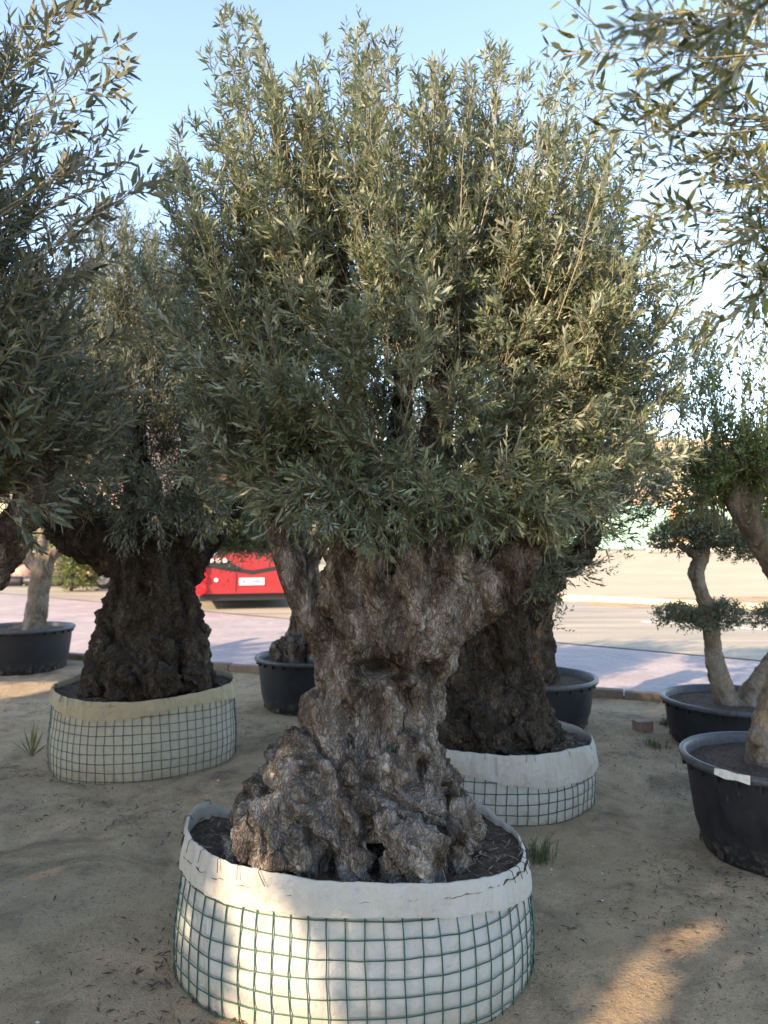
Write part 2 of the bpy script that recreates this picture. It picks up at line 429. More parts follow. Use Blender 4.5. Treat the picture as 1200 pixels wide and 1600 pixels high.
r = lambda t, o: ROAD_P + RD * t + RN * o
strip('pavement', [e(-60, 0.12), e(16.0, 0.12), r(18.4, -0.02), r(-70, -0.02)], 0.004, M['paver'])
strip('road', [r(-90, 0.0), r(40, 0.0), r(40, 7.5), r(-90, 7.5)], -0.012, M['asphalt'])
for k, t in enumerate(np.arange(-40, 30, 4.0)):
    c = r(t, 3.7); o = structure(link('lane_marking', MB().box((c[0], c[1], -0.0075), (1.0, 0.06, 0.0015), math.atan2(RD[1], RD[0])).mesh('lane_marking'), M['line']))
o = None if True else structure(link('edge_line', MB().box((*r(-25, 0.45), -0.0075), (65, 0.06, 0.0015), math.atan2(RD[1], RD[0])).mesh('edge_line'), M['line']))

# kerb stones round the nursery bed
kerb = structure(thing('kerb', (EDGE_A[0], EDGE_A[1], 0), '', '')); del kerb['label'], kerb['category']
rr = random.Random(4)
ks = MB().box((0, 0, 0), (0.245, 0.05, 0.065)).mesh('kerb_stone')
bm = bmesh.new(); bm.from_mesh(ks); bmesh.ops.bevel(bm, geom=bm.edges[:], offset=0.008, segments=1, affect='EDGES'); bm.to_mesh(ks); bm.free()
for k in range(26):
    c = e(-2.6 + k * 0.5, 0.04)
    o = link('kerb_stone', ks, M['kerb'], kerb); o.location = (c[0] - EDGE_A[0], c[1] - EDGE_A[1] + rr.uniform(-.008, .008), 0.012 + rr.uniform(-.012, .006))
    o.rotation_euler = (rr.uniform(-.03, .03), rr.uniform(-.012, .012), math.atan2(ED[1], ED[0]) + rr.uniform(-.02, .02))
kerb2 = structure(thing('road_kerb', (*r(0, 7.6), 0), '', '')); del kerb2['label'], kerb2['category']
kb = MB().box((0, 0, 0), (0.49, 0.09, 0.1)).mesh('road_kerb_stone')
for k in range(60):
    c = r(-32 + k, 7.6) - r(0, 7.6); o = link('kerb_stone', kb, M['kerb_road'], kerb2); o.location = (c[0], c[1], 0.02); o.rotation_euler = (0, 0, math.atan2(RD[1], RD[0]))

# ------------------------------------------------------------------ leaves, crowns, trunks
LEAF_LO = np.array([(0, 0, 0), (0.45, 0.5, 0.02), (0.45, -0.5, 0.02), (1, 0, -0.05)])
LEAF_T = np.array([(0, 0, 0), (0.30, 0.46, 0.02), (0.30, -0.46, 0.02), (0.68, 0.36, 0.0), (0.68, -0.36, 0.0), (1, 0, -0.05)])  # y in widths
def nrm(a): return a / (np.linalg.norm(a, axis=-1, keepdims=True) + 1e-9)

class Foliage:
    """leaves and twigs of one crown, grown as leaders > side shoots > leaf pairs"""
    def __init__(s, seed): s.rng = np.random.default_rng(seed); s.o = []; s.x = []; s.n = []; s.l = []; s.w = []; s.tv = []; s.tf = []; s.tn = 0
    def shoots(s, p, d, length, pairs, leaf, width, ang=0.75, droop=0.15, tw=0.0016):
        """p,d (n,3) start and direction; pairs of leaves along each"""
        g = s.rng; n = len(p); d = nrm(d)
        ref = nrm(g.normal(size=(n, 3))); a = nrm(np.cross(d, ref)); b = np.cross(d, a)
        bend = (a * g.normal(0, 0.16, (n, 1)) + b * g.normal(0, 0.16, (n, 1)) + np.array((0, 0, 0.1)) * g.normal(0, 1, (n, 1))) * length[:, None]
        t = (np.arange(pairs) + 0.7) / pairs
        for k in range(pairs):
            c = p + d * (length * t[k])[:, None] + bend * t[k] ** 2
            th = (k % 2) * math.pi / 2 + g.normal(0, 0.35, n)
            rad = a * np.cos(th)[:, None] + b * np.sin(th)[:, None]
            for sgn in (1, -1):
                al = np.clip(g.normal(ang, 0.2, n) * (1.1 - 0.45 * t[k]), 0.15, 1.4)
                ax = d * np.cos(al)[:, None] + rad * (sgn * np.sin(al))[:, None]
                ax[:, 2] -= g.gamma(1.2, droop, n) * 0.6
                ax = nrm(ax + g.normal(0, 0.1, (n, 3)))
                up = nrm(d * np.sin(al)[:, None] - rad * (sgn * np.cos(al))[:, None] + g.normal(0, 0.35, (n, 3)) + np.array((0, 0, 0.25)))
                up = nrm(up - ax * (up * ax).sum(1, keepdims=True))
                keep = g.random(n) < 0.93
                s.o.append(c[keep]); s.x.append(ax[keep]); s.n.append(up[keep])
                ll = leaf * g.uniform(0.62, 1.18, n) * (1.0 - 0.35 * t[k] ** 3)
                s.l.append(ll[keep]); s.w.append((ll * width * g.uniform(0.8, 1.2, n))[keep])
        # stem: three rings of three
        pts = np.stack([p, p + d * (length * .5)[:, None] + bend * .25, p + d * length[:, None] + bend], 1)
        s.stems(pts, np.array((tw, tw * 0.75, tw * 0.3)), a, b)
    clip = None; low = False
    def stems(s, pts, rad, a, b):
        n, m, _ = pts.shape
        if m == 6 and s.low: pts = pts[:, ::5]; rad = np.broadcast_to(rad, (n, 6))[:, ::5]; m = 2
        elif m == 3:
            if s.low: return
            pts = pts[:, ::2]; rad = np.broadcast_to(rad, (n, 3))[:, ::2]; m = 2
        elif m == 6: pts = pts[:, (0, 2, 3, 5)]; rad = np.broadcast_to(rad, (n, 6))[:, (0, 2, 3, 5)]; m = 4
        if s.clip is not None:
            k = s.clip(pts.reshape(-1, 3)).reshape(n, m).all(1); rad = np.broadcast_to(rad, (n, m))[k]; pts, a, b = pts[k], a[k], b[k]; n = len(pts)
        th = np.arange(3) * 2 * math.pi / 3
        ring = a[:, None, None] * np.cos(th)[None, None, :, None] + b[:, None, None] * np.sin(th)[None, None, :, None]
        v = pts[:, :, None] + ring * np.broadcast_to(rad, (n, m))[:, :, None, None]
        idx = np.arange(n)[:, None, None] * (3 * m) + np.arange(m - 1)[None, :, None] * 3
        j = np.arange(3); q = (j + 1) % 3
        f = np.stack([idx + j, idx + q, idx + 3 + q, idx + 3 + j], -1).reshape(-1, 4)
        s.tv.append(v.reshape(-1, 3)); s.tf.append(f + s.tn); s.tn += n * m * 3
    def leaders(s, start, end, lift, nside, pairs, slen, leaf, width=0.2, spread=0.85, tmin=0.25, tw=0.004, up=0.0, ang=0.75, droop=0.15):
        """branches from start to end, bending upward by lift; side shoots along each"""
        g = s.rng; n = len(start); mid = (start + end) / 2; mid[:, 2] -= lift * np.linalg.norm(end - start, axis=1)
        m = 6; tt = np.linspace(0, 1, m)[None, :, None]
        pts = (1 - tt) ** 2 * start[:, None] + 2 * tt * (1 - tt) * mid[:, None] + tt ** 2 * end[:, None]
        pts[:, 1:-1] += g.normal(0, 0.008, (n, m - 2, 3))
        dd = nrm(end - start); a = nrm(np.cross(dd, nrm(g.normal(size=(n, 3))))); b = np.cross(dd, a)
        s.stems(pts, np.linspace(1, 0.3, m)[None] * tw * g.uniform(0.7, 1.3, (n, 1)), a, b)
        for k in range(nside):
            t = g.uniform(tmin, 1.0, n) if k else np.full(n, 0.96); T = t[:, None]
            p = (1 - T) ** 2 * start + 2 * T * (1 - T) * mid + T ** 2 * end
            tan = nrm(2 * (1 - T) * (mid - start) + 2 * T * (end - mid))
            d = nrm(tan + nrm(g.normal(size=(n, 3))) * (spread if k else 0.15) + np.array((0, 0, up)))
            s.shoots(p, d, slen * g.uniform(0.6, 1.25, n) * (1.15 - 0.4 * t), pairs, leaf, width, ang, droop)
    def arrays(s):
        return [np.concatenate(q) for q in (s.o, s.x, s.n, s.l, s.w)]
    def build(s, root, leafm, twigm, n_single=0, lname='leaf', clip=None):
        o, x, n, l, wd = s.arrays()
        if clip is not None:
            k = clip(o); o, x, n, l, wd = o[k], x[k], n[k], l[k], wd[k]
        single = np.zeros(len(o), bool)
        if n_single:      # the leaves that show largest become objects of their own
            tip = o + x * l[:, None]; rel = (o + tip) / 2 - np.array((0, 0, CAMH)); dpt = np.maximum(rel[:, 1], 0.05)
            px = 600 + FPX * rel[:, 0] / dpt; py = HZ - FPX * rel[:, 2] / dpt
            face = np.linalg.norm(np.cross(x, rel), axis=1) / np.linalg.norm(rel, axis=1)
            tilt = np.abs((n * rel).sum(1)) / np.linalg.norm(rel, axis=1)
            size = l / dpt * face * (0.3 + tilt) * (px > 5) * (px < 1195) * (py > 5) * (py < 1590) * (rel[:, 1] > 0.2)
            single[np.argsort(-size)[:n_single]] = True
        y = np.cross(n, x)
        T = LEAF_LO if s.low else LEAF_T; nv = len(T)
        def verts(sel):
            return o[sel, None] + x[sel, None] * (T[None, :, 0:1] * l[sel, None, None]) + y[sel, None] * (T[None, :, 1:2] * wd[sel, None, None]) + n[sel, None] * (T[None, :, 2:3] * l[sel, None, None])
        rest = ~single; V = verts(rest); k = len(V); base = np.arange(k)[:, None] * nv
        tri = np.concatenate([base + np.array(q) for q in (((0, 2, 1), (1, 2, 3)) if s.low else ((0, 2, 1), (1, 2, 4), (1, 4, 3), (3, 4, 5)))], 1).reshape(-1, 3)
        me = raw_mesh('crown', V.reshape(-1, 3), tri)
        at = me.attributes.new('rnd', 'FLOAT', 'POINT'); at.data.foreach_set('value', np.repeat(s.rng.random(k), nv).astype(np.float32))
        crown = stuff(link('crown', me, leafm, root))
        if s.tv:
            tw = stuff(link('twigs', raw_mesh('twigs', np.concatenate(s.tv), np.concatenate(s.tf)), twigm, crown))
        if n_single:
            lm = raw_mesh('leaf', LEAF_T, [(0, 2, 1), (1, 2, 4, 3), (3, 4, 5)])
            lm.materials.append(leafm)
            for i in np.nonzero(single)[0]:
                ob = bpy.data.objects.new(lname, lm); COL.objects.link(ob); ob.parent = crown
                m4 = Matrix(((x[i, 0] * l[i], y[i, 0] * wd[i], n[i, 0] * l[i], o[i, 0]), (x[i, 1] * l[i], y[i, 1] * wd[i], n[i, 1] * l[i], o[i, 1]),
                             (x[i, 2] * l[i], y[i, 2] * wd[i], n[i, 2] * l[i], o[i, 2]), (0, 0, 0, 1)))
                ob.matrix_basis = m4
        return crown, k

def blob_points(g, blobs, n, shell=(0.75, 1.0), zmin=-1.0):
    """n points in the shells of ellipsoids (centre, radii, weight); also their outward directions"""
    wts = np.array([b[2] for b in blobs]); pick = g.choice(len(blobs), n, p=wts / wts.sum())
    u = nrm(g.normal(size=(n, 3))); u[:, 2] = np.where(u[:, 2] < zmin, -u[:, 2], u[:, 2])
    c = np.array([b[0] for b in blobs])[pick]; rad = np.array([b[1] for b in blobs])[pick]
    rr_ = g.uniform(shell[0] ** 3, shell[1] ** 3, (n, 1)) ** (1 / 3)
    return c + u * rad * rr_, nrm(u / rad), c

def remesh(name, tubes, balls, voxel, knead=None, smooth_it=3):
    """unite tapered limbs and burls into one skin"""
    mb = MB()
    for t in tubes:
        s = spline(t, 7); mb.tube(s[:, :3], np.maximum(s[:, 3], 0.006), 14)
    for c, rad in balls:
        bm = bmesh.new(); bmesh.ops.create_icosphere(bm, subdivisions=3, radius=1.0)
        bm.verts.index_update(); vv = np.array([q.co[:] for q in bm.verts]) * np.asarray(rad) + np.asarray(c); ff = [tuple(q.index for q in fc.verts) for fc in bm.faces]; bm.free()
        mb.add(vv, ff)
    me = mb.mesh(name + '_raw'); ob = bpy.data.objects.new('tmp', me); COL.objects.link(ob)
    md = ob.modifiers.new('r', 'REMESH'); md.mode = 'VOXEL'; md.voxel_size = voxel
    sm = ob.modifiers.new('s', 'SMOOTH'); sm.factor = 0.5; sm.iterations = smooth_it
    dg = bpy.context.evaluated_depsgraph_get(); dg.update()
    out = bpy.data.meshes.new_from_object(ob.evaluated_get(dg)); out.name = name
    bpy.data.objects.remove(ob); bpy.data.meshes.remove(me)
    n = len(out.vertices); co = np.empty(n * 3, np.float32); no = np.empty(n * 3, np.float32)
    out.vertices.foreach_get('co', co); out.vertices.foreach_get('normal', no)
    co = co.reshape(-1, 3).astype(float); no = no.reshape(-1, 3).astype(float)
    if knead: co = knead(co, no)
    out.vertices.foreach_set('co', co.astype(np.float32).ravel()); out.update()
    out.polygons.foreach_set('use_smooth', np.ones(len(out.polygons), dtype=bool))
    return out

def crease(p, seed, w_=0.1):
    """thin grooves along the zero lines of a noise"""
    return np.exp(-(vnoise(p, seed) / w_) ** 2)

def gnarl(co, no, c, seed, lump=0.02, ridge=0.012, fine=0.004, twist=1.2, zs=0.3, ls=10, rs=16):
    """burls, fluted strands, grooves, pits and bark relief"""
    rel = co - c; th = twist * rel[:, 2]
    tw = np.stack([rel[:, 0] * np.cos(th) - rel[:, 1] * np.sin(th), rel[:, 0] * np.sin(th) + rel[:, 1] * np.cos(th), rel[:, 2]], 1)
    tw += 0.05 * np.stack([fbm(co * 6, 2, seed + 40 + k) for k in range(3)], 1)
    st = tw * np.array((1, 1, zs))
    d = lump * (0.5 - worley(tw * np.array((ls, ls, ls * 0.7)), seed)) + ridge * ridged(st * rs, 3, seed + 7)
    d -= 1.75 * ridge * crease(st * rs * 0.62, seed + 50, 0.085) + 0.7 * ridge * crease(st * rs * 1.5, seed + 51, 0.13)
    pit = worley(tw * np.array((ls * 0.8, ls * 0.8, ls * 0.65)), seed + 60)
    d -= 1.5 * ridge * np.exp(-(pit / 0.2) ** 2)
    d += 0.6 * ridge * fbm(tw * 24, 3, seed + 11)
    d += fine * 1.6 * (0.45 - worley(tw * np.array((46, 46, 30)), seed + 20)) + fine * ridged(st * np.array((55, 55, 60)), 2, seed + 30) - fine * crease(tw * np.array((30, 30, 18)), seed + 33, 0.14)
    return co + no * d[:, None]

# ------------------------------------------------------------------ fabric baskets with wire mesh
def basket(name, cx, cy, a, b, yaw, rim, mesh_top, label, liner_m, collar_m, wire_m, seed, flare=0.03, pitch=0.05, collar_drop=None, folds=0.004, soil_dz=-0.035, pillow=0.0, nt_=220, nz=18, nst=30, mound=0.0, hole=None, sag=None):
    """rim(theta) gives the height of the folded collar; theta runs from +x counter-clockwise"""
    root = thing(name, (cx, cy, 0), label, 'tree basket', 'wire mesh baskets holding the large olive trees')
    g = np.random.default_rng(seed); cyaw, syaw = math.cos(yaw), math.sin(yaw)
    def prof(th, z, off=0.0):
        th = np.asarray(th, float); z = np.asarray(z, float)
        k = 1 + flare * (0.35 - z) / 0.35 + 0.012 * np.sin(3 * th + seed) + 0.008 * np.sin(5 * th + 2.1 * seed) + 0.02 * np.exp(-((z - 0.14) / 0.12) ** 2)
        x = (a * k + off) * np.cos(th); y = (b * k + off) * np.sin(th)
        return np.stack([cx + x * cyaw - y * syaw, cy + x * syaw + y * cyaw, z + 0 * th], -1)
    th = np.linspace(0, 2 * math.pi, nt_, endpoint=False)
    def sheet(nm, zlo, zhi, off, m, rows, wrinkle, ws, parent, inner=False, extra=0.0, pil=0.0):
        V = []
        for k in range(rows):
            t = k / (rows - 1); z = zlo + (zhi - zlo) * t
            p = prof(th, z, off * (1 - .8 * t) if off > .01 else off)
            q = np.stack([np.cos(th) * ws, np.sin(th) * ws, z * ws * 0.8], 1)
            wob = 0.007 * fbm(np.stack([np.cos(th) * 5, np.sin(th) * 5, z * 4], 1), 3, seed + 5) + 0.004 * ridged(np.stack([np.cos(th) * 8, np.sin(th) * 8, z * 3], 1), 2, seed + 9) + extra * np.abs(ridged(q * np.array((1.8, 1.8, 0.5)), 2, seed + 19)) * (0.25 + t * (1 - t) * 2.6)
            if pil: wob = wob + pil * np.abs(np.sin(th * nwire / 2)) ** .6 * np.abs(np.sin(math.pi * (z - .012) / pitch)) ** .6 * (z > 0.01)
            out = nrm(np.stack([p[:, 0] - cx, p[:, 1] - cy, 0 * th], 1)); V.append(p + out * wob[:, None])
        V = np.concatenate(V); i = np.arange(rows - 1)[:, None] * nt_ + np.arange(nt_)[None]; j = np.arange(rows - 1)[:, None] * nt_ + (np.arange(nt_) + 1)[None] % nt_
        f = np.stack([i, j, j + nt_, i + nt_], -1).reshape(-1, 4)
        return V, f
    def wobf(t_, z_):
        t_, z_ = np.broadcast_arrays(np.asarray(t_, float), np.asarray(z_, float))
        return 0.007 * fbm(np.stack([np.cos(t_) * 5, np.sin(t_) * 5, z_ * 4], 1), 3, seed + 5) + 0.004 * ridged(np.stack([np.cos(t_) * 8, np.sin(t_) * 8, z_ * 3], 1), 2, seed + 9)
    def on_cloth(t_, z_, off):
        p_ = prof(t_, z_, off); d_ = nrm(np.stack([p_[:, 0] - cx, p_[:, 1] - cy, 0 * p_[:, 0]], 1)); return p_ + d_ * wobf(t_, z_)[:, None]
    nwire = int(round(2 * math.pi * math.sqrt((a * a + b * b) / 2) / pitch))
    rimz = rim(th) + 0.009 * fbm(np.stack([np.cos(th) * 6, np.sin(th) * 6, th * 0], 1), 4, seed + 77, .6)
    V, f = sheet('liner', np.zeros(nt_) - 0.02, rimz - 0.03, 0.0, liner_m, nz, 0.007, 5, root, pil=pillow)
    link('liner', raw_mesh('liner', V, f, True), liner_m, root)
    # collar: outside flap, over the rim, down the inside
    drop = collar_drop(th) if collar_drop else 0.1 + 0.012 * np.sin(2 * th + seed)
    jag = 0.004 * fbm(np.stack([np.cos(th) * 9, np.sin(th) * 9, th * 0], 1), 3, seed + 3)
    V1, f1 = sheet('c', rimz - drop + jag, rimz, 0.0155, None, 9, 0.005, 6, root, extra=folds)
    V2, f2 = sheet('c', rimz + 0.002, rimz - 0.11, 0.001, None, 6, 0.006, 6, root)
    top = np.arange(nt_); tj = (top + 1) % nt_
    bridge = np.stack([8 * nt_ + top, 8 * nt_ + tj, len(V1) + tj, len(V1) + top], 1)
    collar = link('collar', raw_mesh('collar', np.concatenate([V1, V2]), np.concatenate([f1, f2 + len(V1), bridge]), True), collar_m, root)
    # wires
    per = 2 * math.pi * math.sqrt((a * a + b * b) / 2); nv = int(round(per / pitch))
    rows = [z for z in np.arange(0.012, 0.6, pitch)]
    # even spacing along the ellipse
    tt = np.linspace(0, 2 * math.pi, 2001); pp = prof(tt, tt * 0 + 0.1); ds = np.concatenate([[0], np.cumsum(np.linalg.norm(np.diff(pp, axis=0), axis=1))])
    tv = np.interp(np.arange(nv) / nv * ds[-1], ds, tt)
    for t0 in tv:
        ztop = mesh_top(t0) + 0.006; zz = np.linspace(-0.01, ztop, 7)
        lean = 0.02 * math.sin(3.1 * t0 + seed) + g.normal(0, 0.004)
        pts = on_cloth(t0 + lean * (zz - 0.15) / 0.3 + g.normal(0, 0.0025, 7), zz, np.where(zz > float(np.interp(t0, th, rimz - drop)) + .004, 0.0, 0.0075))
        mb = MB(); mb.tube(pts, 0.0020, 5); link('wire', mb.mesh('wire', True), wire_m, root)
    thr = np.linspace(0, 2 * math.pi, 150, endpoint=False)
    for z0 in rows:
        ok = np.array([z0 <= mesh_top(t) + 0.01 for t in thr])
        if ok.mean() < 0.5: break
        zz = z0 + 0.0035 * np.sin(2 * thr + seed + z0 * 9) + 0.002 * np.sin(7 * thr + z0 * 40) + (sag(thr) if sag else 0)
        pts = on_cloth(thr, zz, np.where(zz > np.interp(thr, th, rimz - drop) - .004, -0.006, 0.0110))
        mb = MB(); mb.tube(pts, 0.0020, 5, closed=True); link('wire', mb.mesh('wire', True), wire_m, root)
    # tie-wire stitches over the rim
    for k in range(nst):
        t0 = g.uniform(0, 2 * math.pi); zr = float(np.interp(t0, th, rimz)); L_ = g.uniform(0.018, 0.036); sk = g.normal(0, 0.014)
        pts = np.array([prof(t0, zr - 0.012, -0.009), prof(t0, zr + 0.0045, -0.002), prof(t0, zr + 0.002, 0.0135), prof(t0 + sk * 0.6, zr - L_ * 0.6, 0.0215), prof(t0 + sk, zr - L_, 0.022)])
        mb = MB(); mb.tube(pts, 0.0011, 4); link('stitch', mb.mesh('stitch'), M['stitch'], root)
    # soil
    rr_ = np.linspace(0.0, 1, 34); V = []
    for k in rr_[1:]:
        p = prof(th, th * 0, -0.004); p = np.array((cx, cy, 0)) + (p - np.array((cx, cy, 0))) * k
        p[:, 2] = rimz.mean() + soil_dz + (rimz - rimz.mean()) * 0.5 * k + 0.01 * fbm(p * 9, 3, seed) + 0.008 * fbm(p * 40, 2, seed + 2) + mound * (1 - k)
        V.append(p)
    V = np.concatenate(V); i = np.arange(32)[:, None] * nt_ + np.arange(nt_)[None]; j = np.arange(32)[:, None] * nt_ + (np.arange(nt_) + 1)[None] % nt_
    f = np.stack([i, i + nt_, j + nt_, j], -1).reshape(-1, 4)
    # close the middle
    link('soil', raw_mesh('soil', V, f, True), M['soil'], root)
    gl = np.random.default_rng(seed + 500); nl = 900; t_ = gl.uniform(0, 2 * math.pi, nl); k_ = np.sqrt(gl.uniform(.2, .97, nl))
    p = prof(t_, t_ * 0, -0.012); p = np.array((cx, cy, 0)) + (p - np.array((cx, cy, 0))) * k_[:, None]
    zr_ = np.interp(t_, th, rimz); p[:, 2] = rimz.mean() + soil_dz + (zr_ - rimz.mean()) * 0.5 * k_ + 0.01 * fbm(p * 9, 3, seed) + .011
    a_ = gl.uniform(0, 2 * math.pi, nl); ll = gl.uniform(.008, .04, nl); x_ = np.stack([np.cos(a_), np.sin(a_), gl.normal(0, .25, nl)], 1) * ll[:, None] * .5; y_ = np.stack([-np.sin(a_), np.cos(a_), gl.normal(0, .3, nl)], 1) * ll[:, None] * .1
    V = np.stack([p - x_, p + y_, p - y_, p + x_], 1).reshape(-1, 3); b0 = np.arange(nl)[:, None] * 4
    sl_ = stuff(link('soil_litter', raw_mesh('soil_litter', V, np.concatenate([b0 + np.array((0, 2, 1)), b0 + np.array((1, 2, 3))], 1).reshape(-1, 3)), M['soil_bits'], root))
    return root, prof

def rim_table(pairs):
    t = np.array([p[0] for p in pairs]) * math.pi / 180; z = np.array([p[1] for p in pairs])
    t3 = np.concatenate([t - 2 * math.pi, t, t + 2 * math.pi]); z3 = np.tile(z, 3)
    def fn(th):
        x = np.mod(np.asarray(th, float), 2 * math.pi)
        return np.interp(x, t3, z3) * 0.5 + 0.25 * np.interp(x + 0.12, t3, z3) + 0.25 * np.interp(x - 0.12, t3, z3)
    return fn

BA = (-0.098, 2.50)
rimA = rim_table([(0, .352), (25, .372), (50, .425), (75, .385), (95, .345), (115, .335), (130, .35), (146, .335), (158, .41), (168, .452), (176, .446), (195, .44), (230, .432), (270, .415), (305, .395), (340, .358)])
topA = lambda t: float(rimA(t)) - 0.075
basketA, profA = basket('tree_basket', BA[0], BA[1], 0.552, 0.435, R(-4), rimA, topA, 'white fabric basket in bright green wire mesh at the front, sunlit patch on its side', M['cloth_white'], M['cloth_collar'], M['wire_green'], 3,
                        flare=0.035, collar_drop=lambda t: 0.098 + 0.015 * np.sin(t * 2 + 0.8), folds=0.013, nst=0, pillow=0.0045, nt_=480, nz=46)
for t0, sk in ((188, -0.05), (212, .004), (222, 0.0), (231, .02), (239, .015), (246, .055), (330, .012), (336, .006), (342, .004), (347, 0.0), (48, .02), (60, -.02), (165, .02)):
    t0 = R(t0); zr = float(rimA(t0))
    pts = np.array([profA(t0, zr - 0.01, -0.008), profA(t0, zr + 0.005, 0.0), profA(t0 + sk * .1, zr + 0.001, 0.0165), profA(t0 + sk, zr - 0.032, 0.024)])
    link('stitch', MB().tube(pts, 0.0013, 4).mesh('stitch'), M['stitch'], basketA)
tp = [profA(R(204) + dx, z_, 0.0045) for dx in (0, .028) for z_ in (.298, .34)]
link('torn_patch', raw_mesh('torn_patch', [tp[0], tp[2], tp[3], tp[1]], [(0, 1, 2, 3)]), M['patch'], basketA)

BB = (-1.52, 4.75)
rimB = rim_table([(0, .475), (40, .49), (70, .50), (110, .48), (160, .475), (200, .468), (250, .452), (290, .452), (330, .47)])
basketB, _ = basket('tree_basket', BB[0], BB[1], 0.545, 0.53, 0, rimB, lambda t: float(rimB(t)) - 0.06, 'tan canvas topped basket in dull wire mesh on the left, holding the dark trunk', M['cloth_beige'], M['cloth_tan'], M['wire_grey'], 8, flare=0.015, folds=0.012, nst=44, pillow=0.003, nt_=460, nz=40,
                    collar_drop=lambda t: 0.085 + 0.02 * np.sin(t * 3 + 1))
BC = (0.62, 3.95)
rimC = rim_table([(0, .325), (40, .35), (90, .37), (140, .36), (200, .345), (240, .34), (270, .338), (300, .34), (330, .325)])
basketC, _ = basket('tree_basket', BC[0], BC[1], 0.475, 0.385, R(6), rimC, lambda t: float(rimC(t)) - 0.05, 'low white basket with a cream collar behind the front trunk on the right', M['cloth_white'], M['cloth_cream'], M['wire_green'], 13, flare=-0.01, folds=0.024, nst=22, pillow=0.003, nt_=460, nz=40,
                    collar_drop=lambda t: 0.125 + 0.035 * np.sin(t * 2.0 + 3.6), soil_dz=-0.04)

# ------------------------------------------------------------------ plastic pots
def pot(name, cx, cy, Rr, H, label, taper=0.84, soil_z=-0.05, seed=1, ribs=24, slots=True, lip=0.03):
    root = thing(name, (cx, cy, 0), label, 'plant pot', 'black plastic nursery pots')
    n = 96; th = np.linspace(0, 2 * math.pi, n, endpoint=False)
    def lathe(pr):
        V = np.concatenate([np.stack([cx + (rad * (1 + 0.006 * np.sin(2 * th + seed) + rib * np.sin(ribs * th) * 0)) * np.cos(th), cy + rad * (1 + 0.006 * np.sin(2 * th + seed)) * np.sin(th), z + 0 * th], 1) for rad, z, rib in pr])
        k = len(pr); i = np.arange(k - 1)[:, None] * n + np.arange(n)[None]; j = np.arange(k - 1)[:, None] * n + (np.arange(n) + 1)[None] % n
        return V, np.stack([i, j, j + n, i + n], -1).reshape(-1, 4)
    lo = Rr * taper; q = lambda z: lo + (Rr * 0.955 - lo) * (z / H) ** 0.8
    V, f = lathe([(lo * 0.93, -0.01, 0), (lo * 0.98, 0.02, 0), (lo * 1.0, 0.05, 0), (q(H * .3), H * .3, 0), (q(H * .6), H * .6, 0), (q(H * .8), H * .8, 0), (q(H * .95), H * .95, 0)])
    link('pot_wall', raw_mesh('pot_wall', V, f, True), M['pot'], root)
    V, f = lathe([(Rr * .955, H - lip * 1.15, 0), (Rr * 1.0, H - lip, 0), (Rr * 1.012, H - lip * .5, 0), (Rr * 1.005, H - .004, 0), (Rr * .99, H + .002, 0), (Rr * .955, H, 0), (Rr * .94, H - .012, 0), (Rr * .935, H - .03, 0), (Rr * .84, H * .5, 0)])
    link('rim', raw_mesh('rim', V, f, True), M['pot_rim'], root)
    rows = np.linspace(0.02, 1, 22); V = []
    for k in rows:
        p = np.stack([cx + Rr * .93 * k * np.cos(th), cy + Rr * .93 * k * np.sin(th), 0 * th], 1)
        p[:, 2] = H + soil_z + 0.012 * fbm(p * 11, 3, seed) + 0.02 * (1 - k); V.append(p)
    V = np.concatenate(V); i = np.arange(21)[:, None] * n + np.arange(n)[None]; j = np.arange(21)[:, None] * n + (np.arange(n) + 1)[None] % n
    link('soil', raw_mesh('soil', V, np.stack([i, i + n, j + n, j], -1).reshape(-1, 4), True), M['soil'], root)
    if slots:
        for k in range(10):
            t = k * 2 * math.pi / 10 + 0.3; rad = lo * 1.0
            o = link('drain_slot', MB().box((cx + rad * math.cos(t), cy + rad * math.sin(t), 0.035), (0.004, 0.016, 0.014), t).mesh('drain_slot'), M['stitch'], root)
        for k in range(28):
            t = k * 2 * math.pi / 28; rad = Rr * .962
            link('rim_tab', MB().box((cx + rad * math.cos(t), cy + rad * math.sin(t), H - lip - 0.016), (0.008, 0.006, 0.014), t).mesh('rim_tab'), M['pot'], root)
    return root
potD = pot('plant_pot', -0.60, 6.20, 0.47, 0.425, 'black round pot behind the front trunk, left of it, with a grey gnarled stump', seed=2)
potE = pot('plant_pot', 1.10, 5.62, 0.50, 0.36, 'black pot with a pale rim just behind the low white basket', seed=3)
potF = pot('plant_pot', 2.42, 5.08, 0.50, 0.30, 'wide shallow black pot holding the cloud pruned tree at the right', seed=4, taper=0.88)
potG = pot('plant_pot', 1.74, 3.27, 0.415, 0.42, 'large black tub at the lower right edge with a torn paper strip on its rim', seed=5, taper=0.80)
potH = pot('plant_pot', -3.92, 8.05, 0.52, 0.46, 'black pot at the far left edge with the forked pale trunk', seed=6)
t0 = [R(a_) for a_ in (207, 214, 220, 227)]
pts = [(1.74 + 0.425 * math.cos(a_), 3.27 + 0.425 * math.sin(a_)) for a_ in t0]; V = []
for k, (x_, y_) in enumerate(pts):
    V += [(x_, y_, 0.424 + .004 * (k % 2)), (x_ * 1.0 + .004 * math.cos(t0[k]), y_ + .006 * math.sin(t0[k]), 0.392 + .007 * ((k + 1) % 2))]
link('paper_strip', raw_mesh('paper_strip', V, [(2 * k, 2 * k + 1, 2 * k + 3, 2 * k + 2) for k in range(3)]), flat('torn_paper', (0.62, 0.6, 0.55), 0.9, 0.2, 60), potG)

